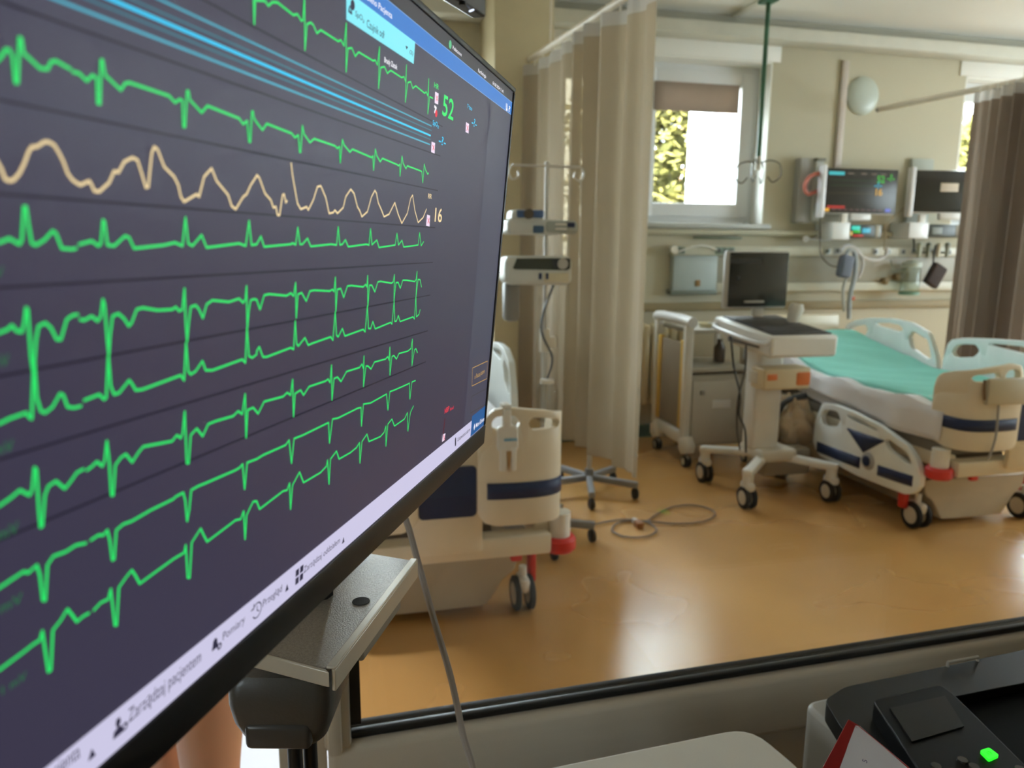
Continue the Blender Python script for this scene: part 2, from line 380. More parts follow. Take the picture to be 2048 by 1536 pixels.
REDM = E('screen_red', (230,50,70), .9); REDD = E('screen_red_dim', (100,30,44), .8); AMB = E('screen_amber', (190,150,84), .8); PNK = E('screen_pink_box', (236,216,236), .95)
SIDE = P('side_column', (14,14,17), .38, var=0, emit=(70,70,90), es=.8, spec=.28); BTN = E('button_blue', (34,90,150), .9); TOPB = P('top_strip', (12,12,13), .38, var=0, emit=(54,52,60), es=.8, spec=.28)
# flat areas of the picture
u_side = scr(948, 600)[0]; v_bar = scr(942, 842)[1]; v_b1 = scr(771, 0)[1]; v_b0 = scr(719, 0)[1]
v_b1, v_b0 = scr(1010, 194)[1], scr(1005, 217)[1]
rectuv(u_side, SR, v_bar, v_b0, -.0002, 'side_column', SIDE)
rectuv(SL, SR, v_b1, ST, -.0002, 'top_strip', TOPB)
rectuv(SL, SR, v_b0, v_b1, -.00025, 'header_bar', BLU)
stroke([(SL, v_b0), (SR, v_b0)], .0005, -.0003, 'header_line', E('header_line', (120,160,215), .9)); stroke([(SL, v_b1), (SR, v_b1)], .0005, -.0003, 'header_line', MATS['header_line'])
rectuv(SL, SR, SB, v_bar, -.0002, 'task_bar', WHT)
# row separators
for p, q in [((0,3),(860,305)), ((0,200),(860,378)), ((0,388),(865,455)), ((0,575),(860,525)), ((0,752),(860,590)), ((0,918),(860,660)), ((512,865),(840,728)), ((410,2),(850,235))]:
    (u0, v0), (u1, v1) = scr(*p), scr(*q); sl_ = (v1-v0)/(u1-u0); ue = scr(870, 450)[0]
    stroke([(SL, v0+sl_*(SL-u0)), (ue, v0+sl_*(ue-u0))], .0007, -.0002, 'row_line', LNE)
# flat oxygen curve: five straight cyan lines
for p, q, mt, w in [((113,0),(859,289),CYM,.0008), ((177,0),(860,279),CYD,.0006), ((223,0),(860,271),CYA,.001), ((264,0),(862,261),CYD,.0006), ((320,0),(862,252),CYM,.0007)]:
    (u0, v0), (u1, v1) = scr(*p), scr(*q); vv = (v0+v1)/2
    us = max(SL+.001, u0-.2); sl_ = (v1-v0)/(u1-u0); stroke([(us, v1+sl_*(us-u1)), (u1, v1)], w, -.0003, 'oxygen_line', mt)
# curves, read off row by row ('|' ends one stroke)
A3, B3, C3, D3, PX = (0,0,3), (512,0,3), (0,512,3), (512,512,3), (0,0,1)
ROWS = [
 (GRN, [(PX, '505 -30 507 48 509 0'), (B3, '50 5 70 35 95 12 125 15 220 90 245 85 268 125 278 120 287 -20 290 300 302 145 325 135 340 150 362 200 385 180 490 248 505 240 525 275 538 140 537 430 548 290 572 288 592 338 612 312 700 365 712 360 725 390 738 282 732 530 745 405 768 400 785 440 805 422 870 465 885 460 895 490 900 390 893 612 908 495 925 490 938 530 955 515 1010 560 1018 550 1028 575 1034 472 1028 683 1040 580 1058 590')]),
 (GRN, [(A3, '-60 400 0 340 30 295 50 300 70 340 85 495 100 495 110 225 122 232 135 320 165 345 235 410 280 415 300 370 330 365 400 405 415 412 | 430 430 470 440 515 485 550 450 575 470 580 620 595 622 600 362 610 360 625 450 720 540 745 500 770 495 1010 575 1045 615 1075 595 1090 605 1095 760 1106 760 1117 545 1126 548 1135 600 1205 675 1240 635 1430 710 1455 745 1478 725 1490 850 1498 850 1507 670 1513 668 1520 710 1536 735'), (B3, '0 735 35 780 60 742 210 800 230 825 250 810 258 912 264 912 275 755 285 805 320 855 345 832 470 875 485 890 498 880 502 975 515 838 525 870 560 912 575 895 680 940 692 945 698 935 702 1020 713 895 722 935 742 970 755 950 845 988 852 995 860 985 861 1055 873 938 880 980 897 1012 905 995 985 1025 992 1030 998 1095 1007 985 1015 1020 1028 1045 1032 1038')]),
 (CRM, [(A3, '-30 960 0 1010 25 1075 50 1085 75 1080 110 1040 140 980 165 910 185 880 215 880 260 850 285 850 320 870 350 920 375 970 400 1040 430 1080 475 1110 530 1085 545 1110 560 1145 590 1150 650 1095 680 1025 705 1035 740 970 790 945 820 960 845 1040 870 1125 885 1120 905 920 920 880 940 895 980 1000 1040 1060 1065 1110 1080 1180 1100 1210 1175 1165 1190 1180 1220 1060 1265 1010 1295 1085 1365 1170 1385 1235 1410 1255 1455 1180 1475 1165 1500 1110 1536 1055'), (B3, '0 1050 15 1065 50 1160 85 1200 100 1245 115 1240 125 1290 138 1290 155 1170 165 1165 175 1215 182 1205 | 207 980 215 1050 245 1220 265 1255 300 1240 310 1260 340 1200 365 1120 385 1115 415 1185 435 1280 460 1275 470 1260 485 1280 520 1245 535 1180 565 1135 585 1160 605 1240 620 1265 632 1300 665 1270 690 1180 710 1142 720 1160 730 1215 750 1260 765 1300 795 1285 830 1215 850 1285 872 1340 905 1280 925 1190 937 1170 950 1260 970 1335 1000 1305 1020 1255')]),
 (GRN, [(A3, '-60 1470 0 1450 50 1430 110 1465 125 1440 137 1240 150 1240 165 1350 185 1460 210 1470 260 1440 310 1385 330 1400 365 1490 430 1495 450 1490 | 470 1465 545 1445 585 1475 600 1460 612 1320 622 1330 640 1470 680 1475 745 1415 770 1425 800 1490 980 1470 1045 1455 1090 1475 1108 1305 1125 1460 1150 1475 1205 1410 1235 1485 1430 1460 1470 1475 1490 1325 1505 1470 1536 1465'), (B3, '0 1465 25 1418 45 1480 205 1465 215 1458 235 1468 247 1365 260 1465 275 1465 305 1430 325 1478 450 1465 480 1470 490 1362 500 1470 515 1465 533 1438 550 1480 660 1465 675 1470 684 1372 693 1468 722 1440 735 1485 832 1470 843 1400 852 1470 873 1442 883 1482 970 1470 979 1395 988 1475 1003 1450')]),
 (GRN, [(C3, '-60 480 0 455 40 440 65 415 95 450 125 455 140 400 150 310 160 320 180 600 195 700 210 500 225 420 265 400 300 430 335 500 360 500 395 380 430 355 460 350 | 475 380 500 385 545 360 580 390 600 360 612 260 622 290 640 520 648 590 655 480 670 360 705 345 740 375 768 420 785 400 815 320 850 310 940 325 1030 320 1050 305 1070 330 1090 320 1102 195 1110 400 1118 510 1128 400 1140 305 1170 295 1190 320 1213 372 1235 290 1270 265 1370 275 1430 255 1455 280 1468 260 1475 180 1480 430 1490 320 1500 265 1520 258 1536 262'), (D3, '0 262 20 320 45 235 75 228 180 238 205 222 222 240 234 160 238 370 248 230 270 220 298 270 320 210 345 205 440 210 455 200 465 212 473 128 476 330 485 200 505 195 523 248 545 180 570 177 640 185 655 170 662 185 667 118 668 300 678 175 692 175 710 215 728 155 745 152 810 163 820 155 828 112 825 270 837 160 850 158 863 193 878 145 900 145 950 153 958 140 964 92 957 245 970 140 982 142 990 185')]),
 (GRN, [(C3, '-60 1020 0 1000 50 975 150 940 175 970 185 975 195 700 200 640 215 850 240 930 265 940 310 905 355 825 375 835 400 905 440 910 480 900 | 500 865 590 830 620 860 632 850 645 600 660 780 680 830 710 820 770 745 790 770 810 805 850 800 1080 715 1100 745 1112 520 1125 690 1140 710 1170 690 1210 630 1230 685 1270 685 1450 620 1468 640 1478 430 1490 600 1510 610 1536 590'), (D3, '0 570 15 545 38 605 60 605 205 550 222 560 232 390 240 525 250 540 290 490 310 535 330 525 445 485 458 505 472 335 480 475 490 485 515 435 530 480 640 440 652 455 665 300 672 435 685 435 698 392 712 437 805 398 813 408 826 270 830 392 840 390 851 357 862 393 940 365 948 378 957 240 960 365 975 350 982 322')]),
 (GRN, [(PX, '-20 1020 0 1009 20 995 38 980 57 990 63 978 67 935 71 939 76 1020 79 1054 83 1052 88 990 95 972 110 962 128 977 140 962 152 945 165 938 | 172 940 183 932 192 923 203 932 208 920 212 882 217 925 221 990 225 990 229 930 240 915 250 908 263 924 275 905 285 893 343 882 352 870 360 876 364 865 368 823 372 926 376 926 380 870 392 857 404 872 415 848 430 842 465 832 475 822 483 828 489 788 491 875 494 820 505 815 515 827 527 803 565 793 573 785 580 790 584 759 586 833 589 787 600 780 606 790 617 773 650 762 655 758 659 765 662 730 663 800 667 757 674 754 681 763 692 743 718 735 723 728 726 737 727 712 726 773 731 732 735 732 741 738 748 724 770 718 775 713 777 720 779 694 779 750 783 713 787 711 792 718 797 707 815 702 821 697 824 678 823 731 828 700 831 697 834 705')]),
 (GRN, [(PX, '-20 1186 0 1173 45 1143 55 1145 72 1130 78 1150 84 1200 89 1200 93 1130 105 1112 130 1103 150 1090 170 1086 | 180 1080 195 1070 205 1070 213 1060 218 1080 223 1120 227 1118 231 1060 245 1048 262 1042 300 1020 345 998 350 993 365 985 369 1000 373 1042 377 1020 381 980 395 972 410 966 470 940 478 935 484 928 488 978 493 925 512 918 525 910 570 890 577 880 582 926 587 877 600 872 605 870 650 848 656 845 658 886 664 838 675 836 715 816 721 815 722 852 726 808 740 806 765 792 772 788 775 820 779 783 788 780 815 768 818 766 819 798 823 764 830 761')]),
 (GRN, [(PX, '-20 1350 0 1337 50 1300 65 1288 78 1280 83 1262 90 1310 95 1343 100 1340 104 1260 120 1240 133 1218 143 1230 152 1243 165 1232 176 1226 | 186 1220 200 1205 215 1198 220 1178 228 1250 232 1250 236 1175 250 1155 262 1140 270 1152 278 1167 290 1158 345 1118 355 1112 367 1105 370 1090 374 1155 378 1155 382 1085 400 1057 406 1070 413 1083 470 1040 480 1038 486 1022 489 1078 492 1030 505 1003 512 1002 518 1018 565 982 573 980 578 966 580 1018 584 970 592 955 598 944 606 965 640 945 652 932 654 920 657 968 660 918 672 902 677 918 700 905 712 895 718 885 719 926 723 883 733 868 737 883 760 873 767 865 771 852 771 892 775 848 783 838 788 852 808 838 814 825 815 862 820 825 826 812')]),
]
for mt, segs in ROWS:
    runs = [[]]
    for (ox, oy, k), s in segs:
        it = s.split(); i = 0
        while i < len(it):
            if it[i] == '|': runs.append([]); i += 1; continue
            runs[-1].append(scr(ox+float(it[i])/k, oy+float(it[i+1])/k)); i += 2
    b = None
    pts = []
    bb = MB(); w = .00082
    for run in runs:
        run = clipuv(run)
        for (a, c), (d, e) in zip(run, run[1:]):
            L_ = math.hypot(d-a, e-c)
            if L_ < 1e-7: continue
            nx, nz = -(e-c)/L_*w/2, (d-a)/L_*w/2
            bb.bm.faces.new([bb.bm.verts.new(p) for p in ((a-nx,-.0003,c-nz),(d-nx,-.0003,e-nz),(d+nx,-.0003,e+nz),(a+nx,-.0003,c+nz))])
        for (a, c) in run:
            bb.bm.faces.new([bb.bm.verts.new((a+w/2*math.cos(k*math.pi/4), -.00032, c+w/2*math.sin(k*math.pi/4))) for k in range(8)])
    bb.build('breathing_curve' if mt is CRM else 'heart_curve', mt, screen, smooth=False)
# writing
quadp([(691,39),(826,128),(829,84),(691,-20)], -.0004, 'alert_box', ALR)
stext('SpO₂', (708,30), (726,46), (708,18), TXD, .005, y=-.0006); stext('Czujnik odł', (731,53), (766,78), (731,36), TXD, .005, y=-.0006)
stext('(2)', (817,106), (824,111), (817,98), TXD, .005, y=-.0006)
quadp([(809,91),(814,94),(811,99)], -.0006, 'arrow_mark', TXD)
stext('Okno Pacjenta', (730,0), (782,36), (730,-14), TXW, .01, y=-.0006)
b = MB(); (u0, v0) = scr(703, 10); b.bm.faces.new([b.bm.verts.new((u0+.0022*math.cos(k*.5236), -.0006, v0+.0022*math.sin(k*.5236))) for k in range(12)]); b.build('bell_mark', TXD, screen, smooth=False)
stroke([scr(697,13), scr(695,22), scr(701,27), scr(699,12)], .001, -.0006, 'bell_mark', TXD)
stext('Brady Zatok', (767,124), (793,139), (767,113), TXW, .02)
stext('HR', (867,174), (876,180), (867,163), GRN, .015); stext('52', (883,230), (905,240), (884,186), GRN, .012)
stext('SpO₂', (864,249), (876,255), (864,239), CYA, .015); stext('-?-', (876,288), (890,292), (876,270), CYA, .01)
stext('Tętno', (933,216), (943,221), (933,207), CYA, .015); stext('-?-', (942,251), (952,255), (942,234), CYA, .01)
stext('RR', (855,396), (862,398), (855,386), CRM, .015); stext('16', (868,442), (882,445), (868,413), CRM, .01)
for q in ([(868,206),(875,209),(876,187),(869,183)], [(861,304),(868,307),(869,286),(862,283)], [(930,264),(936,267),(937,248),(931,244)], [(851,451),(858,453),(859,431),(853,429)], [(883,884),(888,880),(890,866),(885,869)]):
    quadp(q, -.0004, 'status_box', PNK)
    cx = sum(p[0] for p in q)/4; cy_ = sum(p[1] for p in q)/4
    stroke([scr(cx-1.6, cy_-5), scr(cx+1.6, cy_+5)], .0006, -.0006, 'status_cross', REDM); stroke([scr(cx+1.6, cy_-4), scr(cx-1.6, cy_+5)], .0006, -.0006, 'status_cross', REDM)
stroke([scr(868,213), scr(871,216), scr(868,224)], .0016, -.0004, 'person_mark', TXW)
b = MB(); (u0, v0) = scr(871, 227); b.bm.faces.new([b.bm.verts.new((u0+.0022*math.cos(k*.785), -.0005, v0+.0022*math.sin(k*.785))) for k in range(8)]); b.build('red_dot', REDM, screen, smooth=False)
b = MB(); (u0, v0) = scr(899, 89); b.bm.faces.new([b.bm.verts.new((u0+.0026*math.cos(k*.785), -.0005, v0+.0026*math.sin(k*.785))) for k in range(8)]); b.build('green_dot', E('dot_green', (90,200,140), .9), screen, smooth=False)
stext('Połączone', (904,99), (922,112), (904,91), TXW, .01); stext('Kardiologia', (955,143), (971,157), (955,135), TXW, .01); stext('04.08.2024 11:41', (984,171), (1006,184), (984,164), TXW, .01)
stext('?', (1016,222), (1019,224), (1016,210), TXW, .02); stroke([scr(1011,208), scr(1011,219), scr(1013,220), scr(1013,209)], .0016, -.0006, 'printer_mark', TXW)
stext('NBP', (888,827), (897,822), (888,817), REDM, .02); stext('Red', (899,821), (906,818), (899,815), REDM, .01)
for i in range(4): stroke([scr(889-i*.9, 838+i*8), scr(888-i*.9, 842+i*8)], .002, -.0004, 'pressure_mark', REDD)
fr = [(944,736),(974,722),(973,757),(943,772)]; stroke([scr(*p) for p in fr+fr[:1]], .0007, -.0004, 'amber_frame', AMB)
stext('x Pauzuj alarm', (948,757), (968,747), (948,748), AMB, .01)
fr = [(942,793),(972,777),(971,808),(940,826)]; stroke([scr(*p) for p in fr+fr[:1]], .0006, -.0004, 'grey_frame', E('frame_grey', (70,64,60), .8))
ub = scr(942, 850)[0]; rectuv(ub, SR, SB+.0005, v_bar+.004, -.0004, 'blue_button', BTN)
stext('♦ Menu Główne', (946,859), (967,841), (946,850), TXW, .005, y=-.0006)
stext('Ustawienia alarm', (914,882), (939,863), (914,874), TXD, .005); stroke([scr(910,878), scr(910,889)], .003, -.0004, 'tiles_mark', TXD)
stext('Zarządzaj oddziałem', (606,1143), (678,1088), (606,1130), TXD, .0); stext('Przegląd', (524,1213), (562,1183), (524,1198), TXD, .0)
stext('Pomiary', (444,1279), (488,1246), (444,1262), TXD, .0); stext('Zarządzaj pacjentem', (255,1440), (400,1327), (255,1411), TXD, .0); stext('Okno pacjenta', (20,1625), (158,1516), (20,1590), TXD, .0)
for p in ((685,1080),(572,1175),(181,1507)):
    u, v = scr(*p); b = MB(); k = .0016; b.bm.faces.new([b.bm.verts.new(q) for q in ((u-k,-.0005,v-k),(u+k,-.0005,v-k),(u,-.0005,v+k*1.2))]); b.build('up_arrow', TXD, screen, smooth=False)
(u, v) = scr(597, 1148)
b = MB()
for i, (du, dv) in enumerate(((-.0021,.0018),(.0021,.0018),(-.0021,-.0024),(.0021,-.0024))):
    b.bm.faces.new([b.bm.verts.new((u+du+a, -.0005, v+dv+c)) for a, c in ((-.0016,-.0017),(.0016,-.0017),(.0016,.0017),(-.0016,.0017))])
b.build('tiles_mark', TXD, screen, smooth=False)
(u, v) = scr(512, 1220); stroke([(u+.0034*math.cos(a), v+.0034*math.sin(a)) for a in np.linspace(2.6, -2.6, 20)], .0006, -.0005, 'clock_mark', TXD); stroke([(u,v+.002),(u,v),(u+.0015,v-.001)], .0005, -.0005, 'clock_mark', TXD); stroke([(u-.0045,v+.002),(u-.0025,v+.0022),(u-.0025,v+.004)], .0006, -.0005, 'clock_mark', TXD)
for p, k in (((428,1290),1), ((234,1452),0)):
    u, v = scr(*p); b = MB()
    if k: pts = [(-.0022,-.0016),(.0022,-.0016),(.0016,.0002),(.0013,.0022),(0,.0032),(-.0013,.0022),(-.0016,.0002)]
    else: pts = [(-.0024,-.0034),(.0022,-.0034),(.0018,-.001),(.0004,-.0002),(.0012,.0012),(.0008,.003),(-.0008,.003),(-.0012,.0012),(-.0004,-.0002),(-.002,-.001)]
    b.bm.faces.new([b.bm.verts.new((u+a, -.0005, v+c)) for a, c in pts]); b.build('bell_mark' if k else 'person_mark', TXD, screen, smooth=False)
    stroke([(u+.0027+.0011*math.cos(a), v-.0019+.0011*math.sin(a)) for a in np.linspace(0, 6.28, 12)], .0008, -.0006, 'gear_mark', TXD)
for s, p0, p1, tp in (('V', (-14,556), (5,552), (-14,534)), ('mV', (-22,738), (16,730), (-22,712)), ('mV', (-14,912), (25,900), (-14,888)), ('mV', (-6,1080), (35,1064), (-6,1056)), ('1 mV', (-25,1234), (43,1208), (-25,1212)), ('1 mV', (2,1384), (51,1362), (2,1366))):
    stext(s, p0, p1, tp, GRD, .0, 'unit_caption')
# maker's mark on the lower bezel, pale grey fleck on the side bezel
me = text_mesh('DELL', .0); xs = [v.co.x for v in me.vertices]; (u0, v0), (u1, _) = scr(737, 1095), scr(764, 1068)
for v in me.vertices: v.co = (u0+(v.co.x-min(xs))/(max(xs)-min(xs))*(u1-u0), -.0019, v.co.y/.72*.005+v0)
me.materials.append(P('bezel_mark', (44,38,34), .4)); o = bpy.data.objects.new('maker_mark', me); COL.objects.link(o); o.parent = mon
MB().box(-.004, -.002, -.0022, -.0014, -.1557, -.1545).build('pale_mark', P('bezel_fleck', (150,150,150), .4), mon)
# second device above, only its corner in view
dv = thing('wall_device', 'black device with small white light hanging above the big monitor', 'device')
p1, p2, p3, p4 = onz(944,38,1.82), onz(973,36,1.82), onz(982,0,1.82), onz(881,0,1.82)
k = 2.6; q4 = p1+(p4-p1)*k; q3 = q4 + (p2-p1)*1.15
b = MB(); b.prism([p1, p2, q3, q4], (0,0,.16)); b.build('housing', P('device_black', (26,26,28), .4), dv, bevel=.004)
b = MB(); nn = (p4-p1)/np.linalg.norm(p4-p1); side = np.array([-nn[1], nn[0], 0]); side = side if side@(p1-p2) > 0 else -side
for i in range(14): z = 1.826+i*.004; b.cyl(p1+side*.002+np.array([0,0,z-1.82]), q4+side*.002+np.array([0,0,z-1.82]), .0014, n=6)
b.build('grille', steel, dv)
le = onz(943, 21, 1.818); MB().box(-.005, .005, -.0014, .0014, -.001, .001, .0006, M=Matrix.Translation(V(le)) @ Matrix.Rotation(math.atan2(nn[1], nn[0])+1.1, 4, 'Z')).build('status_light', E('led_white', (220,232,255), 1.5), dv)
le = onz(925, 8, 1.818); MB().cyl((le[0],le[1],1.816), (le[0],le[1],1.821), .005, n=14).build('button', black, dv)
MB().cyl((float(q4[0]), float(q4[1])+.03, 1.97), (float(q4[0]), float(q4[1])+.03, ZC), .02).build('hanger', greyp, dv)
# ------------------------------------------------------------------ desk side: bracket, cable, printer, white box, papers
dk = thing('desk', 'dark desk top standing under the partition frame', 'desk', (.7, .62, 0))
MB().box(-.62, 1.4, -.5, .245, .7, .73, .006).build('desk_top', P('dark_wood_desk', (58,44,34), .55, var=.25, scale=4, stretch=(1,12,1)), dk)
for x in (-.58, 1.36):
    for y in (-.46, .2): MB().box(x-.025, x+.025, y-.025, y+.025, 0, .7, .004).build('leg', greyp, dk)
br = thing('monitor_bracket', 'grey metal bracket shelf with plastic arm beneath the big monitor', 'bracket')
zt = 1.2; a, b_, c, d = [onz(*p, zt) for p in ((738,1106), (822,1120), (652,1338), (500,1298))]
alu = P('cast_aluminium', (164,154,142), .42, .3, var=.4, scale=420, bump=.3, bscale=700)
alu2 = P('smooth_aluminium', (212,202,184), .35, .3)
far = a+(a-d)*.0; e1 = a+(a-b_)*1.2; e2 = d
nb = (b_-c)/np.linalg.norm(b_-c); nx = np.array([nb[1], -nb[0], 0])
b = MB(); b.prism([a, b_, c, d], (0,0,-.005)); o = b.build('shelf_plate', alu, br, bevel=.001)
hb = MB(); hc = onz(722, 1203, zt); hb.cyl((hc[0],hc[1],zt-.02), (hc[0],hc[1],zt+.0006), .0075, n=20); hb.build('screw_hole_disc', P('hole_dark', (26,20,16), .8), br)  # dark disc stands for the hole, its shade is put in the colour
b = MB(); b.prism([b_, b_+nx*.007, c+nx*.007, c], (0,0,.0022)); b.prism([b_+nx*.004, b_+nx*.007, c+nx*.007, c+nx*.004], (0,0,-.017)); b.build('rim', alu2, br, bevel=.0008)
b = MB(); nd = (c-d)/np.linalg.norm(c-d); bk = -nb*.003; b.prism([d+bk, c+bk+nx*.004, c, d], (0,0,-.013)); b.build('end_cap', alu2, br, bevel=.001)
b = MB(); b.prism([a+(b_-a)*.75-nb*.03, b_-nb*.03, b_*.35+c*.65, (a+(b_-a)*.75)*.35+(d+(c-d)*.75)*.65], (0,0,-.03)); bmesh.ops.translate(b.bm, verts=b.bm.verts, vec=(0,0,-.0056)); b.build('under_channel', P('bracket_grey', (150,142,128), .5, .1), br, bevel=.003)  # channel under the plate, in a plain warm grey
pl = P('charcoal_plastic', (74,69,64), .36, bump=.05, bscale=300)
cx = dep(578, 1345, .60); Rb = Matrix.Translation(V(cx)) @ Matrix.Rotation(math.radians(-14), 4, 'Z')
rows = []
for z, w, dd in ((.014,.034,.05), (.008,.041,.055), (-.012,.0415,.055), (-.028,.039,.052), (-.044,.033,.044), (-.049,.029,.04)):
    rows.append([Rb @ Vector((x, y, z)) for x, y in rrect(-w, w, -dd*.6, dd, .014, 4)])
b = MB(); b.grid(rows, wrap=True)
b.bm.verts.ensure_lookup_table(); nv = len(rows[0]); b.bm.faces.new(b.bm.verts[:nv]); b.bm.faces.new(b.bm.verts[-nv:][::-1]); b.build('arm_block', pl, br)
b = MB(); b.box(-.027, .025, -.0335, -.02, -.047, -.024, .005, 3, M=Rb); b.build('arm_cover', P('charcoal_cover', (68,63,60), .3), br)
q = Rb @ Vector((-.002, .01, -.06)); MB().cyl(q, (q.x, q.y, .73), .0062).cyl((q.x+.012, q.y+.01, q.z), (q.x+.012, q.y+.01, .73), .006).build('post', dark, br)
q2 = Rb @ Vector((0, .012, .01)); MB().cyl(q2, (q2.x, q2.y, zt-.012), .02).build('swivel', black, br)
q3 = Rb @ Vector((-.02, .03, -.066)); MB().box(q3.x-.008, q3.x+.006, q3.y-.006, q3.y+.006, q3.z-.012, q3.z+.004, .001).build('clip', greyp, br)
# the monitor hangs on the bracket
b = MB(); pm = TR+eu*(-MW/2)-ev*.16-en*.045; mc = (a+d)/2; b.tube([pm, pm-en*.06+np.array([0,0,-.02]), mc+np.array([0,0,.05])*1, mc+np.array([0,0,-.002])], .014, 10); b.build('arm_tube', dark, br)
cb = MB(); cb.tube(catmull([dep(*p) for p in ((790,1000,.80), (812,1040,.80), (835,1120,.80), (868,1240,.79), (895,1330,.78), (912,1400,.77), (926,1470,.76), (944,1530,.75), (958,1600,.74))], 5), .0036, 8)
tag(cb.build('grey_cable', P('cable_grey', (172,160,150), .5)), 'thin grey cable hanging down in front of the partition glass', 'cable')
# white rounded box, lower middle
wb = thing('white_device', 'white rounded flat device at the lower edge beside the printer', 'device')
cor = [onz(*p, .93) for p in ((1500,1452), (1640,1570), (1200,1720), (980,1558))]
def rpoly(pts, r, k=5):
    out = []
    N = len(pts)
    for i in range(N):
        p0, p1, p2 = [np.array(pts[j % N], float) for j in (i-1, i, i+1)]
        a = p1+(p0-p1)/np.linalg.norm(p0-p1)*r; c = p1+(p2-p1)/np.linalg.norm(p2-p1)*r
        for j in range(k+1):
            t = j/k; out.append(a*(1-t)**2+p1*2*t*(1-t)+c*t*t)
    return out
MB().prism(rpoly(cor, .035), (0,0,-.05)).build('cover', P('warm_white_plastic', (226,220,208), .4), wb, bevel=.008)
ctr = sum(cor)/4
MB().prism(rpoly([ctr+(p-ctr)*.88-np.array([0,0,.045]) for p in cor], .03), (0,0,-.155)).build('body', greyp, wb).location = (0,0,0)
# printer
pr_ = thing('printer', 'black and light grey office printer with lit green button', 'printer')
zp = .95; bl = onz(1700,1371,zp); L0 = onz(1650,1398,zp); FL = onz(1668,1432,zp)
dirx = nrm(onz(2048,1298,zp)-bl); dirx[2] = 0; diry = np.array([-dirx[1], dirx[0], 0])
o0 = L0 + diry*.02
def Q(x, y, z=0): return o0 + dirx*x - diry*y + np.array([0,0,z])
lidm = P('printer_dark', (13,13,12), .42, spec=.2); bodym = P('printer_grey', (170,166,158), .45)
b = MB(); b.prism(rpoly([Q(-.008,-.01,-.022), Q(.46,-.01,-.022), Q(.46,.38,-.022), Q(-.008,.38,-.022)], .02), (0,0,-.198)); b.build('body', bodym, pr_, bevel=.006)
lp = [onz(*p, zp) for p in ((1690,1373), (2160,1276), (2160,1344), (1890,1397), (1850,1430), (1980,1640), (1800,1640), (1648,1400))]
b = MB(); b.prism(rpoly(lp, .012), (0,0,-.024)); b.build('lid', lidm, pr_, bevel=.006)
tp2 = [onz(*p, zp-.012) for p in ((1850,1395), (2160,1340), (2160,1700), (1860,1700))]
MB().prism(tp2, (0,0,-.008)).build('output_tray', P('tray_black', (4,4,4), .7, spec=.1), pr_)
h0 = onz(1895,1333,zp); h1 = onz(1955,1322,zp); MB().tube([h0+np.array([0,0,-.004]), h0+np.array([0,0,.006]), h1+np.array([0,0,.006]), h1+np.array([0,0,-.006])], .0022, 8).build('lid_tab', P('tab_pale', (190,182,170), .4), pr_)
zc = .972
cpn = [onz(*p, zc) for p in ((1745,1400), (1880,1368), (1905,1385), (2070,1548), (1990,1690), (1850,1560))]
b = MB(); b.prism(rpoly(cpn, .007, 4), (0,0,-.03)); b.build('control_panel', P('panel_black', (4,4,4), .5, spec=.12), pr_, bevel=.003)
dsp = [onz(*p, zc+.0015) for p in ((1780,1416), (1890,1391), (1928,1452), (1824,1483))]
MB().prism(dsp, (0,0,-.002)).build('display', P('display_grey', (20,19,15), .35, spec=.15), pr_)
pb = [onz(*p, zc+.003) for p in ((1960,1501), (1978,1495), (1998,1510), (1978,1519))]
pbo = MB().prism(rpoly(pb, .0022), (0,0,-.003)).build('power_button', E('button_green', (40,250,40), 1.6), pr_)
pc = sum(pb)/4; MB().tube([pc+np.array([.0022*math.cos(t), .0022*math.sin(t), .0003]) for t in np.linspace(-1, 4, 12)], .0003, 5).build('power_mark', P('power_mark', (10,110,20), .5), pbo)
for px in ((1872,1534), (1925,1522), (1948,1535), (1905,1545), (2040,1540)):
    q = onz(*px, zc); MB().cyl(q, q+np.array([0,0,.002]), .006, .005, n=14).build('key', P('key_black', (22,22,22), .25), pr_)
# paper card in a red holder
cd = thing('paper_card', 'white sheet with red edge standing before the printer', 'paper', )
T0, T1, T2, T3 = dep(1697,1438,.70), dep(1716,1447,.70), dep(1830,1545,.66), dep(1640,1545,.66)
b = MB(); g = nrm(np.cross(T2-T0, T3-T0)); g = g if g@(CAM-T0) > 0 else -g
ml = dep(1676,1545,.66)
b.prism([T0, dep(1712,1452,.699), ml, T3], g*-.002); b.prism([T0, dep(1717,1450,.699), dep(1834,1547,.66), dep(1826,1549,.66), dep(1712,1455,.699)], g*-.002)
b.build('red_edge', P('red_card', (150,18,20), .45), cd, bevel=.0005)
MB().prism([dep(1711,1451,.6985), dep(1720,1452,.6985), dep(1828,1547,.66), dep(1674,1547,.66)], g*-.0012).build('sheet', P('paper_white', (226,224,230), .7), cd, smooth=False)
b = MB(); pA, pB_ = dep(1640,1545,.661), dep(1830,1545,.661); b.prism([pA, pB_, pB_+np.array([0,.0,-.2]), pA+np.array([0,0,-.2])], g*-.003); b.build('stand', P('clear_stand', (150,140,134), .3), cd)
me = text_mesh('5', .0); mid = dep(1733,1528,.6665); ex = nrm(RT*.3+UP*.9); ey = nrm(np.cross(g, ex))
for v in me.vertices: q = mid + g*.0006 + ex*(v.co.x*.006) + ey*(v.co.y*.006); v.co = q
me.materials.append(TXD); o = bpy.data.objects.new('numeral', me); COL.objects.link(o); o.parent = cd
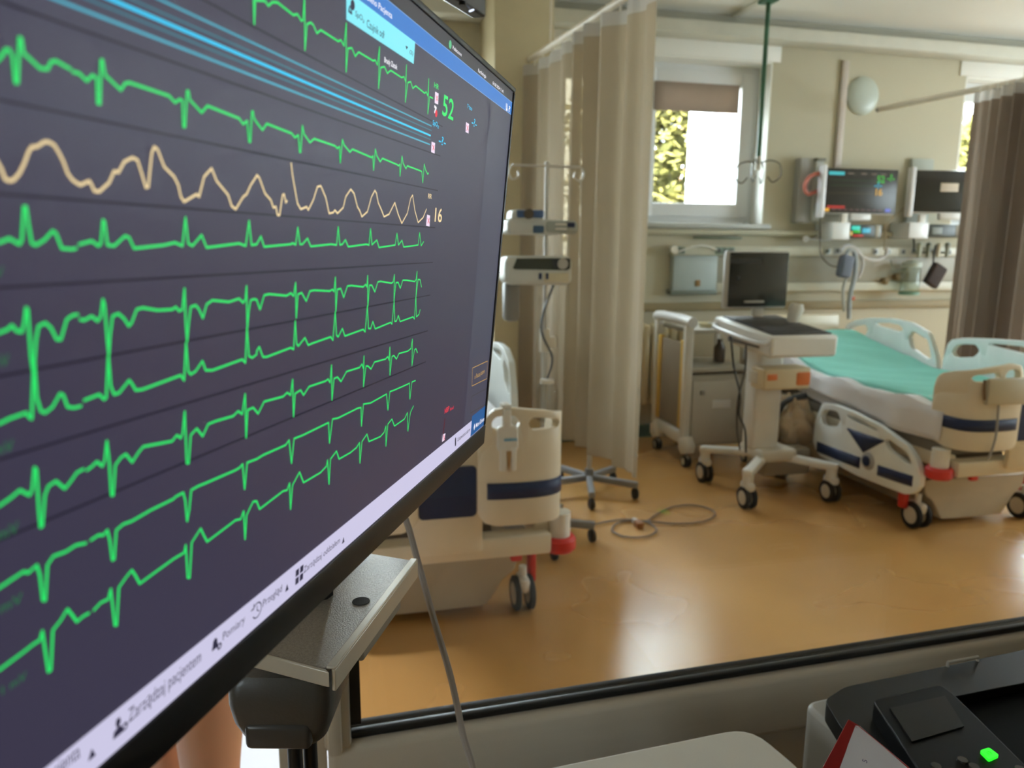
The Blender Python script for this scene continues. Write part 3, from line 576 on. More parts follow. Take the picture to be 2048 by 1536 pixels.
# ------------------------------------------------------------------ hospital beds
def arc_param(pts):
    pts = [np.array(p, float) for p in catmull(pts, 8)]; d = [0.]
    for a, b in zip(pts, pts[1:]): d.append(d[-1]+float(np.linalg.norm(b-a)))
    def at(s):
        s = max(0, min(d[-1], s)); i = 0
        while i < len(d)-2 and d[i+1] < s: i += 1
        t = (s-d[i])/(d[i+1]-d[i]); p = pts[i]*(1-t)+pts[i+1]*t; tg = pts[i+1]-pts[i]; tg = tg/np.linalg.norm(tg)
        return p, tg
    return at, d[-1]
def lerp_fn(xs, ys): return lambda x: float(np.interp(x, xs, ys))
def strip_panel(ss, bot, top, holes, fn, nz=3):
    """sheet over s with openings: holes are (s0, s1, lowfn, highfn)"""
    b = MB()
    ss = sorted(set([round(s, 5) for s in ss] + [round(h[k], 5) for h in holes for k in (0, 1)]))
    def mids(s):
        for h in holes:
            if h[0]-1e-6 <= s <= h[1]+1e-6:
                return h[2](s), h[3](s)
        z = bot(s)+(top(s)-bot(s))*.72
        return z, z
    cols = []
    for s in ss:
        lo, hi = mids(s); z0, z1 = bot(s), top(s)
        cols.append(([b.bm.verts.new(V(fn(s, z0+(lo-z0)*k/nz))) for k in range(nz+1)], [b.bm.verts.new(V(fn(s, hi+(z1-hi)*k/2))) for k in range(3)]))
    for A, B in zip(cols, cols[1:]):
        for k in (0, 1):
            for i in range(len(A[k])-1): b.bm.faces.new((A[k][i], B[k][i], B[k][i+1], A[k][i+1]))
    return b
bedw = P('bed_cream', (222,209,184), .4); bedg = P('bed_base_grey', (180,168,146), .45)
railm = P('rail_white', (238,244,244), .32); sheetw = cloth('white_sheet', (236,234,236), .15, .85, var=.05)
def castor(parent, x, y, r, twin=.028, name='castor', fork=None, hub=hubm):
    k = MB(); k.cyl((x, y, r*1.3), (x, y, r*2.6), r*.22, n=10).box(x-r*.34, x+r*.34, y-r*.75, y+r*.75, r*1.15, r*2.05, r*.3); f = k.build(name, fork or greyp, parent)
    for s in (-1, 1):
        MB().lathe([(r*.62,-.011),(r*.9,-.012),(r,-.007),(r,.007),(r*.9,.012),(r*.62,.011)], (x+s*twin, y, r), 20, 'X').build('tyre', rubber, f)
        MB().lathe([(0,-.013),(r*.5,-.013),(r*.64,-.011),(r*.64,.011),(r*.5,.013),(0,.013)], (x+s*twin, y, r), 20, 'X').build('hub', hub, f)
    return f
def side_rail(bed, xs, side, y0, y1, z0, hgt, head, stripes, name='side_rail'):
    Ln = y1-y0; n_ = 36
    if head: tp = lerp_fn([0,.03,.12,.3,.5,.7,.86,.96,1.], [.3,.55,.86,.98,1.,.97,.9,.8,.5])
    else: tp = lerp_fn([0,.04,.12,.35,.6,.8,.93,1.], [.34,.58,.74,.9,.98,1.,.95,.6])
    if head == 2: tp = lerp_fn([0,.015,.05,.1,.3,.6,.85,.95,.985,1.], [.4,.75,.93,1.,1.,.97,.92,.86,.74,.5])
    bt = lerp_fn([0,.04,.1,.5,.9,.96,1.], [.22,.07,.02,0,.05,.1,.25])
    sv = [i/n_ for i in range(n_+1)]; zz = lambda f: z0+f*hgt
    top = lambda s: zz(tp(s)); bot = lambda s: zz(bt(s))
    def opening(a, c, lo0, lo1, gap):
        cm = (a+c)/2
        def hi(s): e = min(1, min(s-a, c-s)/((c-a)*.18)); return top(s)-gap*hgt if e >= 1 else (lambda h, l: l+(h-l)*max(.0, e)**.5)(top(s)-gap*hgt, (lo(s)+top(s)-gap*hgt)/2)
        def lo(s):
            return min(zz(lo0+(lo1-lo0)*(s-a)/(c-a)), top(s)-gap*hgt-.002)
        def lo2(s): e = min(1, min(s-a, c-s)/((c-a)*.18)); m_ = (lo(s)+top(s)-gap*hgt)/2; return m_+(lo(s)-m_)*max(0., e)**.5
        return (a, c, lo2, hi)
    holes = [opening(.07, .3, .44, .62, .1), opening(.36, .66, .8, .86, .075), opening(.72, .93, .66, .58, .1)]
    sv += [h[0]+(h[1]-h[0])*k/12 for h in holes for k in range(13)]
    fn = lambda s, z: (xs + side*(.012*math.sin(math.pi*s)), y0+s*Ln, z)
    r = strip_panel(sv, bot, top, holes, fn).build(name, railm, bed, solid=.034, off=0, bevel=.007)
    if stripes:
        for a, c, l, h_ in ((.05,.33,.17,.33), (.49,.95,.13,.31), (.3,.64,.40,.70)):
            b = MB(); ks = 10; R_ = []
            for i in range(ks+1):
                s = a+(c-a)*i/ks; p = fn(s, 0); q = abs(i/ks-.5)*2
                R_.append([(p[0]+side*.0185, p[1], zz(l+ ((h_-l)*q*.95 if l > .35 else -.03*(i/ks)))), (p[0]+side*.0185, p[1], zz(h_-(0 if l > .35 else .03*(i/ks))))])
            b.grid(R_).build('dark_inlay', navy, r, solid=.003)
        p = fn(.42, 0); MB().lathe([(0,side*.012),(.034,side*.012),(.05,side*.006),(.055,-side*.004)], (p[0]+side*.016, p[1], zz(.3)), 20, 'X').build('round_dial', P('dial_grey', (170,172,176), .4), r).scale = (1,1,1)
        MB().lathe([(0,side*.003),(.03,side*.003),(.032,0)], (p[0]+side*.03, p[1], zz(.3)), 18, 'X').build('dial_face', navy, r)
    return r
def bed(name, label, cx, yf, dz, rails, blanket, sgn):
    t = thing(name, label, 'hospital bed', (cx, yf, 0), group='hospital beds in the ward')
    # footboard: dark centre panel between two lobes that wrap round the corners
    at, Lt = arc_param([(.112,.004),(.16,-.012),(.24,-.02),(.32,-.018),(.38,-.002),(.412,.03),(.424,.075),(.428,.14),(.428,.2)])
    fb = MB(); fb.box(-.13, .13, .004, .034, .40+dz, .80+dz, .012).box(-.40, .40, .03, .07, .36+dz, .44+dz, .01); fb = fb.build('footboard', bedw, t)
    MB().prism([(x, .004, z) for x, z in rrect(-.105, .105, .545+dz, .735+dz, .018)], (0,-.004,0)).build('centre_panel', navy, fb, smooth=False)
    f = lambda k: k*Lt
    tp = lerp_fn([0,f(.02),f(.06),f(.11),f(.2),f(.5),f(.75),f(.9),f(.97),Lt], [.80,.87,.915,.94,.949,.93,.905,.885,.86,.80]); bt = lerp_fn([0,f(.04),f(.12),f(.8),f(.95),Lt], [.56,.525,.512,.512,.53,.58])
    def hole(a, c, lo, hi):
        ef = lambda s: max(0., min(1, min(s-a, c-s)/(.02)))**.5
        return (a, c, lambda s: (lo+hi(s))/2-(hi(s)-lo)/2*ef(s), lambda s: (lo+hi(s))/2+(hi(s)-lo)/2*ef(s))
    hs = [hole(f(.09), f(.30), .865, lambda s: tp(s)-.026), hole(f(.36), f(.62), .862, lambda s: tp(s)-.026)]
    ss = [Lt*i/40 for i in range(41)] + [h[0]+(h[1]-h[0])*k/10 for h in hs for k in range(11)]
    for sd in (-1, 1):
        def fn(s, z, o=0):
            p, tg = at(s); nx_, ny_ = tg[1], -tg[0]
            return (sd*(p[0]+nx_*o), p[1]+ny_*o, z+dz)
        lo = strip_panel(ss, bt, tp, hs, fn, 4).build('footboard_lobe', bedw, fb, solid=.03, off=0, bevel=.006)
        b = MB(); rr = []
        for i in range(25):
            s = f(.07)+(f(.90)-f(.07))*i/24; zc = .643
            rr.append([fn(s, zc-.03, .0175), fn(s, zc+.03, .0175)])
        b.grid(rr).build('dark_stripe', navy, lo, solid=.003)
    # frame, base cover, pedals, bumpers
    fr_ = MB(); fr_.box(-.40, .40, .05, .12, .36+dz, .44+dz, .012)
    for sd in (-1, 1): fr_.box(sd*.38-.03, sd*.38+.03, .1, 2.1, .38+dz, .46+dz, .01)
    fr_.box(-.40, .40, 2.05, 2.12, .36+dz, .44+dz, .01); fr_.build('frame', bedw, t)
    prof = [(-.40,.27),(-.385,.19),(-.33,.15),(-.29,.1),(-.25,.05),(-.2,.035),(.2,.035),(.25,.05),(.29,.1),(.33,.15),(.385,.19),(.40,.27)]
    prof = [(p[0], p[1]) for p in catmull([(a, c) for a, c in prof], 3)]
    bc = MB(); bc.prism([(x*.84, .30, z) for x, z in prof], (0, 1.2, 0)); bc.build('base_cover', bedg, t, bevel=.02)
    for yl in (.36, 1.3): MB().box(-.24, .24, yl, yl+.1, .26, .38+dz, .02).build('lift_column', P('lift_dark', (70,64,54), .5), t)
    for sx_ in (-1, 1):
        for y in (.31, 1.75): castor(t, sx_*.36, y, .074, .03, fork=white)
        MB().cyl((sx_*.45, .10, .405+dz), (sx_*.45, .10, .50+dz), .043, n=18).build('bumper_post', white, t)
        MB().lathe([(0,-.03),(.056,-.03),(.066,-.018),(.066,.018),(.056,.03),(0,.03)], (sx_*.45, .10, .375+dz), 22).build('bumper_roller', red, t)
        MB().box(sx_*.27-.022, sx_*.27+.022, .05, .08, .33+dz, .41+dz, .008).build('release_lever', red, t)
        MB().box(sx_*.41-.016, sx_*.41+.016, .33, .39, .1, .24, .012, M=None).build('brake_pedal', red, t)
    MB().box(-.415, .415, .12, 2.04, .455+dz, .528, .01).build('platform', P('platform_grey', (120,112,100), .6), t)
    # head board
    MB().box(-.42, .42, 2.1, 2.14, .45+dz, 1.0+dz, .02).build('headboard', bedw, t)
    for (sd, y0, y1, z0, h, head, st) in rails: side_rail(t, sd*.478, sd, y0, y1, z0, h, head, st)
    return t
bl_ = bed('hospital_bed', 'cream hospital bed behind the monitor with a hook on its footboard', .368, 2.50, 0, [(1,.95,1.72,.58,.42,1,0), (-1,.95,1.72,.58,.42,1,0)], 0, 1)
br_ = bed('hospital_bed', 'cream hospital bed with turquoise blanket beside the right curtain', 3.432, 2.926, .01, [(-1,.17,1.06,.21,.37,0,1), (1,.16,1.10,.58,.41,2,0), (1,1.13,2.12,.56,.46,1,0)], 1, -1)
def mattress(cx, yf, head_z, label):
    zt = lambda y: .70 + (head_z if y > 1.15 else 0)*min(1, (y-1.15)/.85) if y > 1.15 else .70
    rows = []
    for i in range(22):
        y = .1+1.94*i/21; zt_ = zt(y); zb = zt_-.17
        rows.append([(cx+x, yf+y, z) for x, z in [(px_, zb+(zt_-zb)*pz) for px_, pz in [(a, c) for a, c in rrect(-.42, .42, 0, 1, .06, 3)]]])
    b = MB(); b.grid(rows, wrap=True); b.bm.verts.ensure_lookup_table(); nv = len(rows[0]); b.bm.faces.new(b.bm.verts[:nv]); b.bm.faces.new(b.bm.verts[-nv:][::-1])
    return tag(b.build('mattress', sheetw), label, 'mattress', 'mattresses on the beds')
mattress(.368, 2.50, .0, 'white covered mattress on the bed behind the big monitor')
mattress(3.432, 2.926, .15, 'white covered mattress with raised head on the right bed')
def drape(name, mat, label, cat, cx, yf, y0, y1, xa, xb, head_z, hang_l, hang_r, lift, amp, seed):
    rnd = random.Random(seed); ph = [rnd.uniform(0, 6.28) for _ in range(6)]
    prof = []
    n1 = 6
    for i in range(n1): prof.append((xa-.012, -hang_l*(1-i/n1)))
    m_ = 16
    for i in range(m_+1): prof.append((xa+(xb-xa)*i/m_, 0))
    for i in range(1, n1+1): prof.append((xb+.012, -hang_r*i/n1))
    rows = []; K = 46
    for i in range(K+1):
        y = y0+(y1-y0)*i/K; z0 = .70+lift+(head_z*min(1, (y-1.15)/.85) if y > 1.15 else 0); r = []
        for x, dz in prof:
            wv = amp*(math.sin(y*11+ph[0]+x*6)+.6*math.sin(y*23+x*17+ph[1]))
            hang = abs(dz)/.3
            r.append((cx+x+(wv*1.1*hang if abs(dz) > 0 else 0)*(-1 if x < 0 else 1) - (.03*hang if x < 0 else -.03*hang), yf+y+.25*wv, z0+dz*(1+.25*math.sin(y*4+ph[2]))+(wv*.5 if dz == 0 else 0)))
        rows.append(r)
    o = MB().grid(rows).build(name, mat, solid=.006, off=1); return tag(o, label, cat)
drape('bed_sheet', sheetw, 'crumpled white sheet hanging over the side of the right bed', 'sheet', 3.432, 2.926, .12, 2.0, -.43, .43, .15, .14, .1, .012, .02, 2)
drape('blanket', cloth('turquoise_cloth', (168,236,226), .3, .85, (160,240,228), var=.12, scale=5), 'turquoise blanket spread over the right bed', 'blanket', 3.432, 2.926, .10, 1.95, -.36, .42, .17, .03, .03, .035, .012, 9)
# hand control on the right footboard, hook unit on the left one
hk = thing('bed_control', 'pale grey control box hanging on the right bed footboard', 'control', (0,0,0))
c0 = ony(1972, 757, 2.885); c1 = ony(2050, 806, 2.885)
MB().box(c0[0], c1[0], 2.858, 2.89, c1[2], c0[2], .012).build('box', P('control_grey', (186,176,152), .45), hk)
MB().tube(catmull([ony(*p, 2.876) for p in ((1998,800), (1996,830), (1992,870), (1984,900), (1975,920))], 4), .006, 6).build('lead', greyp, hk)
MB().tube(catmull([ony(*p, 2.875) for p in ((1970,760), (1968,780), (1969,800))], 3), .007, 6).build('hook', P('brown_hook', (120,96,66), .5), hk)
hk = thing('hook_unit', 'white plastic hook unit with pale blue stripe on the left bed footboard', 'hook')
Yh = 2.46
def hp(*p): q = ony(*p, Yh); return (q[0], q[2])
MB().prism([(x, Yh, z) for x, z in rrect(hp(997,0)[0], hp(1045,0)[0], hp(0+1020,905)[1], hp(1020,852)[1], .02)], (0,.022,0)).build('body', white, hk, bevel=.006)
MB().box(hp(1010,0)[0], hp(1028,0)[0], Yh-.004, Yh+.02, hp(1020,855)[1], .945, .006).box(hp(1010,0)[0], hp(1028,0)[0], Yh, 2.52, .945, .96, .004).build('hanger', white, hk)
MB().box(hp(1012,0)[0], hp(1041,0)[0], Yh-.003, Yh, hp(1020,882)[1], hp(1020,877)[1], .001).build('blue_stripe', P('pale_blue', (120,170,196), .5), hk)
for x0, x1 in ((1003,1018), (1028,1040)):
    b = MB(); b.box(hp(x0,0)[0], hp(x1,0)[0], Yh-.006, Yh+.016, hp(1020,942)[1], hp(1020,895)[1], .006); b.build('prong', white, hk)
MB().prism([(hp(1016,0)[0], Yh-.002, hp(1020,902)[1]), (hp(1030,0)[0], Yh-.002, hp(1020,902)[1]), (hp(1024,0)[0], Yh-.002, hp(1020,944)[1])], (0,.004,0)).build('slot_edge', P('tan_slot', (176,140,90), .6), hk)
# ------------------------------------------------------------------ curtains on rails
def curtain(name, label, path, z0, z1, folds, amp, mat, taper=0., seed=1, near=None, hook_n=12):
    rnd = random.Random(seed); at, Lt = arc_param(path); K = folds*10; t = thing(name, label, 'curtain', group='ward curtains')
    def col(i, z):
        u = i/K; p, tg = at(u*Lt); nx_, ny_ = -tg[1], tg[0]; h = (z1-z)/(z1-z0)
        ph = u*folds*2*math.pi
        a = amp*(.7+.5*math.sin(u*9+seed))*(math.sin(ph+.7*math.sin(ph*.31+seed)+h*.5*math.sin(u*13)))
        s2 = .3*amp*math.cos(ph*1.7+seed)*h
        return (p[0]+nx_*(a+s2), p[1]+ny_*(a+s2), z)
    zs = [z1-.085-(z1-.085-z0)*k/14 for k in range(15)]
    MB().grid([[col(i, z) for i in range(K+1)] for z in zs]).build('cloth', mat, t)
    MB().grid([[col(i, z) for i in range(K+1)] for z in (z1-.02, z1-.05, z1-.085)]).build('mesh_header', cloth('curtain_net', (190,186,180), .6, .9), t)
    for k in range(hook_n):
        p, _ = at(Lt*(k+.5)/hook_n); MB().tube([(p[0],p[1],z1+.012), (p[0],p[1],z1-.03)], .005, 6).build('hook', white, t)
    return t
def rail(label, pts, z, supports):
    t = thing('curtain_rail', label, 'rail', group='curtain rails')
    MB().tube([(p[0],p[1],z+.012) for p in pts], .021, 10).build('track', P('cream_rail', (228,220,204), .35), t)
    for p in supports: MB().cyl((p[0],p[1],z+.02), (p[0],p[1],ZC), .007, n=8).build('drop_rod', P('cream_rail', (228,220,204)), t)
    for p in (pts[0], pts[-1]): MB().ball((p[0],p[1],z+.012), .022).build('end_cap', greyp, t)
cb_ = cloth('curtain_taupe', (134,127,120), .42, .9, (214,196,166), var=.16, scale=3, sheer=.06); cb2 = cloth('curtain_brown', (124,112,104), .25, .9, (160,142,124), var=.16, scale=3)
ra = [(1.28,5.12), (1.36,4.39), (1.437,3.66), (1.475,3.30), (1.53,2.80)]
rail('cream ceiling-hung curtain rail above the left taupe curtain', ra, 2.70, [onz(1127,20,3.2)[:2]*0+np.array([1.335,4.6]), (1.51,3.0)])
curtain('bed_curtain', 'long taupe curtain hanging left of the small square window', [(1.285,5.08), (1.35,4.45), (1.40,4.0), (1.437,3.66), (1.462,3.34)], .36, 2.69, 9, .06, cb_, seed=2)
rb = [onz(1757,222,2.58)[:2], onz(1900,193,2.58)[:2], onz(2048,165,2.58)[:2], onz(2150,145,2.58)[:2]]
rail('pale curtain rail running to the right edge', rb, 2.58, [rb[2]])
p0, p1, p2 = onz(1950,198,2.50)[:2], onz(2048,178,2.50)[:2], onz(2190,150,2.50)[:2]
curtain('bed_curtain', 'taupe curtain in close folds at the right edge behind the turquoise bed', [p0, p0*.6+p1*.4, p1, p2], .45, 2.56, 9, .055, cb2, seed=4)

# ------------------------------------------------------------------ infusion stands and pumps
def stand(label, x, y, h, n, L_, rot, col, hooks=True):
    t = thing('infusion_stand', label, 'stand', (x, y, 0), group='infusion stands')
    MB().cyl((0,0,.12), (0,0,h*.55), .014, n=14).cyl((0,0,h*.5), (0,0,h), .010, n=12).build('pole', steel, t)
    MB().cyl((0,0,.09), (0,0,.16), .035, .025, n=18).build('hub', col, t)
    for k in range(n):
        a = rot+2*math.pi*k/n; ex, ey = L_*math.cos(a), L_*math.sin(a)
        M_ = Matrix.Rotation(a, 4, 'Z'); b = MB(); b.box(.0, L_, -.018, .018, .085, .125, .008, M=M_ @ Matrix.Rotation(math.radians(3), 4, 'Y')); lg = b.build('leg', col, t)
        b = MB(); b.cyl((ex*.97,ey*.97,.06), (ex*.97,ey*.97,.1), .01, n=8).lathe([(0,-.014),(.03,-.014),(.034,-.006),(.034,.006),(.03,.014),(0,.014)], (ex*.97,ey*.97,.034), 16, 'X'); b.build('castor', rubber, lg)
    if hooks:
        hk_ = MB().cyl((-.17,0,h-.02), (.17,0,h-.02), .006, n=8).build('cross_bar', steel, t)
        for s in (-.17, .17):
            MB().tube(catmull([(s,0,h-.02), (s*1.1,0,h-.05), (s*1.0,0,h-.085), (s*.82,0,h-.07), (s*.84,0,h-.045)], 4), .005, 6).build('hook', steel, hk_)
    MB().cyl((0,0,h*.52), (0,0,h*.58), .024, n=14).box(.015, .06, -.012, .012, h*.53, h*.56, .005).build('clamp', white, t)
    return t
gl = P('grey_leg', (136,138,142), .45)
hz = ony(1092, 332, 3.52)[2]
xp = ony(1090, 600, 3.52)[0]
stand('steel infusion stand carrying two pumps before the left curtain', xp, 3.52, hz+.02, 5, .27, math.radians(-20), gl)
stand('infusion stand half hidden behind the left taupe curtain', 1.50, 4.17, 1.55, 5, .30, math.radians(-34), gl, False)
def pump(name, label, px0, py0, px1, py1, y):
    a, c = ony(px0, py0, y), ony(px1, py1, y); t = thing(name, label, 'infusion pump', (a[0], y, c[2]), group='infusion pumps')
    return t, c[0]-a[0], a[2]-c[2]
pumpm = P('pump_shell', (206,208,202), .4)
t, w, h = pump('infusion_pump', 'upper pale syringe pump with blue parts on the infusion stand', 1016, 418, 1157, 470, 3.42)
MB().box(0, w*.78, 0, .16, 0, h*.62, .02, 3).box(w*.06, w*.5, 0, .13, h*.5, h, .02, 3).build('housing', pumpm, t)
MB().box(w*.5, w, -.006, .07, h*.03, h*.6, .025, 3).build('front_lobe', P('pump_grey', (158,164,156), .4), t)
MB().box(w*.12, w*.5, -.008, .02, h*.66, h*.98, .008).build('blue_panel', P('pump_blue', (58,88,132), .4), t)
MB().cyl((w*.28,-.014,h*.82), (w*.28,.01,h*.82), .024, n=16).build('knob', P('knob_brown', (74,62,44), .5), t)
MB().box(w*.35, w*.5, -.012, .01, h*.05, h*.36, .006).build('blue_key', P('pump_blue2', (52,84,112), .4), t)
MB().box(w*.66, w*.82, -.012, .01, h*.2, h*.28, .003).box(w*.66, w*.82, -.012, .01, h*.38, h*.46, .003).build('bright_keys', white, t)
MB().box(w*.83, w*.94, -.009, .0, h*.3, h*.5, .004).build('dark_mark', navy, t)
t, w, h = pump('infusion_pump', 'lower white infusion pump with long dark display on the stand', 1012, 512, 1146, 570, 3.42)
MB().box(0, w, 0, .17, 0, h, .03, 3).build('housing', pumpm, t)
MB().prism([(x*w, -.004, z*h) for x, z in ((.1,.6),(.16,.92),(.92,.93),(.95,.9),(.95,.58),(.9,.52),(.12,.55))], (0,.008,0)).build('display', P('pump_display', (52,56,46), .2), t)
MB().box(w*.68, w*.93, -.006, .002, h*.6, h*.9, .003).build('display_end', P('display_ink', (26,28,36), .3), t)
MB().cyl((w*.83,-.014,h*.74), (w*.83,.0,h*.74), .026, n=20).build('dial', P('dial_pale', (176,172,164), .4), t)
MB().box(w*.56, w*.93, -.006, .002, h*.1, h*.42, .005).build('key_strip', P('strip_cream', (206,196,166), .5), t)
for k in (.48, .58): MB().box(w*k, w*(k+.045), -.008, .002, h*.2, h*.42, .003).build('key', navy, t)
MB().box(w*.02, w*.24, .03, .12, -h*1.3, .02, .02).build('lower_case', P('case_grey', (120,116,110), .5), t)
# suction bottle low on the stand
bo = thing('suction_bottle', 'clear bottle hanging low on the infusion stand behind the left footboard', 'bottle', (xp, 3.46, 0))
z0, z1 = ony(1090, 840, 3.46)[2], ony(1090, 765, 3.46)[2]
MB().lathe([(0,z0),(.05,z0),(.055,z0+.02),(.055,z1-.05),(.045,z1-.012),(.03,z1)], (0,0,0), 20).build('jar', glass('clear_jar', (.86,.86,.84), 1.5, .05), bo)
MB().lathe([(.03,z1-.004),(.034,z1-.004),(.034,z1+.015),(0,z1+.018)], (0,0,0), 20).build('lid', white, bo)
MB().tube(catmull([(0,0,z1+.02), (.03,.02,z1+.12), (-.03,.02,z1+.28), (.04,.03,z1+.5)], 6), .006, 6).build('hose', P('dark_hose', (70,72,80), .5), bo)

# ------------------------------------------------------------------ ultrasound cart
ct = thing('ultrasound_cart', 'pale wheeled medical cart with dark screen and keyboard', 'cart', (2.60, 3.97, 0))
crm2 = P('cart_cream', (212,206,192), .4); wht2 = P('cart_white', (228,226,220), .35)
for sx_, sy_ in ((-1,-1), (-1,1), (1,-1), (1,1)):
    ang = math.atan2(sy_*.26, sx_*.28); M_ = Matrix.Rotation(ang, 4, 'Z')
    b = MB(); b.box(.08, .40, -.032, .032, .225, .27, .014, 3, M=M_ @ Matrix.Rotation(math.radians(4), 4, 'Y'))
    b.cyl((sx_*.28, sy_*.26, .13), (sx_*.28, sy_*.26, .24), .032, n=14); lg = b.build('leg', wht2, ct)
    f = MB().box(sx_*.28-.028, sx_*.28+.028, sy_*.26-.05, sy_*.26+.05, .11, .165, .02).build('castor_hood', wht2, ct)
    for s in (-1, 1):
        MB().lathe([(.04,-.012),(.06,-.013),(.068,-.008),(.068,.008),(.06,.013),(.04,.012)], (sx_*.28+s*.022, sy_*.26, .068), 22, 'X').build('tyre', rubber, f)
        MB().lathe([(0,-.014),(.035,-.014),(.046,-.011),(.046,.011),(.035,.014),(0,.014)], (sx_*.28+s*.022, sy_*.26, .068), 22, 'X').build('hub', hubm, f)
MB().box(-.12, .13, -.13, .13, .225, .3, .02, 3).build('base_plate', crm2, ct)
MB().box(-.02, .3, -.02, .2, .1, .27, .015).build('power_box', P('box_grey', (160,152,136), .5), ct)
MB().box(-.13, .05, -.05, .10, .28, .95, .03, 3).build('column', wht2, ct)
con = MB(); con.prism([(-.24,y,z) for y, z in ((-.33,.90),(-.34,1.025),(.30,1.085),(.34,1.05),(.30,.99),(.1,.93))], (.43,0,0)); con = con.build('console', wht2, ct, bevel=.018)
KT = Matrix.Translation((0,-.34,1.025)) @ Matrix.Rotation(math.atan2(.06,.64), 4, 'X')
MB().box(-.215, .165, .035, .60, 0, .008, .003, M=KT).build('keyboard_bed', P('keyboard_dark', (48,46,48), .45), con)
km = P('keycap_dark', (62,60,62), .5); k0 = MB().box(-.011, .011, -.011, .011, 0, .006, .002, 1).build('key', km, con)
k0.matrix_local = KT @ Matrix.Translation((-.18, .10, .008))
for i in range(12):
    for j in range(5):
        if i or j: c = k0.copy(); COL.objects.link(c); c.matrix_local = KT @ Matrix.Translation((-.18+.028*i, .10+.028*j, .008))
MB().tube(catmull([(-.235,-.3,.985), (-.275,-.28,.98), (-.285,-.05,.995), (-.275,.24,1.02), (-.235,.28,1.04)], 5), .015, 8).build('handle', P('handle_pale', (214,214,216), .3), con)
MB().box(-.25, -.235, -.22, .12, .945, .985, .006).build('side_slot', P('slot_grey', (110,108,112), .4), con)
s0, s1 = ony(1455, 502, 4.17), ony(1571, 616, 4.17)
sx0, sx1, sz1, sz0 = s0[0]-2.6, s1[0]-2.6, s0[2], s1[2]
sc_ = MB().box(sx0, sx1, .20, .245, sz0, sz1, .01).build('screen_shell', P('shell_grey', (190,186,180), .4), ct)
MB().box(sx0+.02, sx1-.004, .194, .203, sz0+.012, sz1-.008, .003).build('screen', P('screen_off', (30,29,27), .22, spec=.5), sc_)
MB().box(sx0+.022, sx0+.24, .192, .196, sz1-.075, sz1-.045).build('screen_band', P('band_dark', (22,22,26), .3), sc_)
MB().box(sx0+.13, sx0+.27, .188, .196, sz0+.035, sz0+.05, .003).build('maker_plate', P('plate_pale', (176,168,156), .4), sc_)
MB().cyl((sx0+.085,.190,sz0+.19), (sx0+.085,.196,sz0+.19), .016, n=16).build('knob', P('knob_dark', (18,17,16), .5), sc_)
MB().box(-.03, .05, .215, .24, .98, sz0+.05, .01).build('screen_arm', crm2, ct)
pr0 = ony(1590, 640, 4.0)-np.array([2.6,3.97,0]); MB().tube([pr0+np.array([-.03,0,-.06]), pr0+np.array([-.012,0,.02]), pr0+np.array([.005,0,.07]), pr0+np.array([.01,0,.1])], [.026,.038,.046,.034], 14).build('probe', white, ct)
g0, g1 = ony(1530, 738, 3.80), ony(1620, 778, 3.80)
hb = thing('probe_box', 'cream and orange box hanging under the cart keyboard', 'box', (g0[0], 3.80, g1[2]))
w, h = g1[0]-g0[0], g0[2]-g1[2]
MB().box(0, w, 0, .15, 0, h, .015, 3).build('case', P('box_cream', (214,196,160), .5), hb)
MB().box(w*.66, w*1.01, -.004, .12, h*.12, h*.86, .02, 3).build('orange_end', P('box_orange', (206,110,46), .5), hb)
MB().box(w*.06, w*.28, -.004, .01, h*.45, h*.75, .006).build('orange_tab', P('box_orange', (206,110,46)), hb)
MB().box(-.005, w*.3, .07, .17, h*.2, h*.8, .01).build('mount', crm2, hb)
MB().tube(catmull([np.array(ony(*p)) for p in ((1462,672,3.70), (1468,735,3.70), (1480,790,3.72), (1478,830,3.74), (1490,860,3.8), (1492,905,3.86))], 6), .006, 6).build('cable', dark, ct).location = (-2.6,-3.97,0)
MB().tube(catmull([np.array(ony(*p)) for p in ((1492,690,3.72), (1490,740,3.74), (1476,800,3.75), (1474,860,3.78), (1480,900,3.85))], 6), .005, 6).build('cable', dark, ct).location = (-2.6,-3.97,0)
# clear sack of linen between cart and bed
rnd = random.Random(11); sk = thing('plastic_sack', 'crumpled clear sack of beige waste hanging beside the right bed', 'sack')
pc_ = ony(1582, 845, 4.15)
b = MB(); bmesh.ops.create_icosphere(b.bm, subdivisions=4, radius=1)
for v in b.bm.verts:
    d = v.co.copy(); k = 1+.10*math.sin(d.x*7+d.z*5)+.07*math.sin(d.y*11+d.z*9)+.05*math.sin(d.x*17-d.y*13)
    v.co = Vector(pc_)+Vector((d.x*.145*k*(1-.35*max(0,d.z)), d.y*.12*k, d.z*.19*k))
b.build('sack_body', P('sack_beige', (186,162,130), .3, var=.3, scale=16, bump=.4, bscale=20, coat=.4), sk)
q = ony(1570, 795, 4.12); MB().tube(catmull([ony(1530,890,4.1), ony(1548,845,4.1), ony(1570,805,4.1), ony(1612,790,4.1)], 5), [.02]*16, 8).build('black_strap', dark, sk)
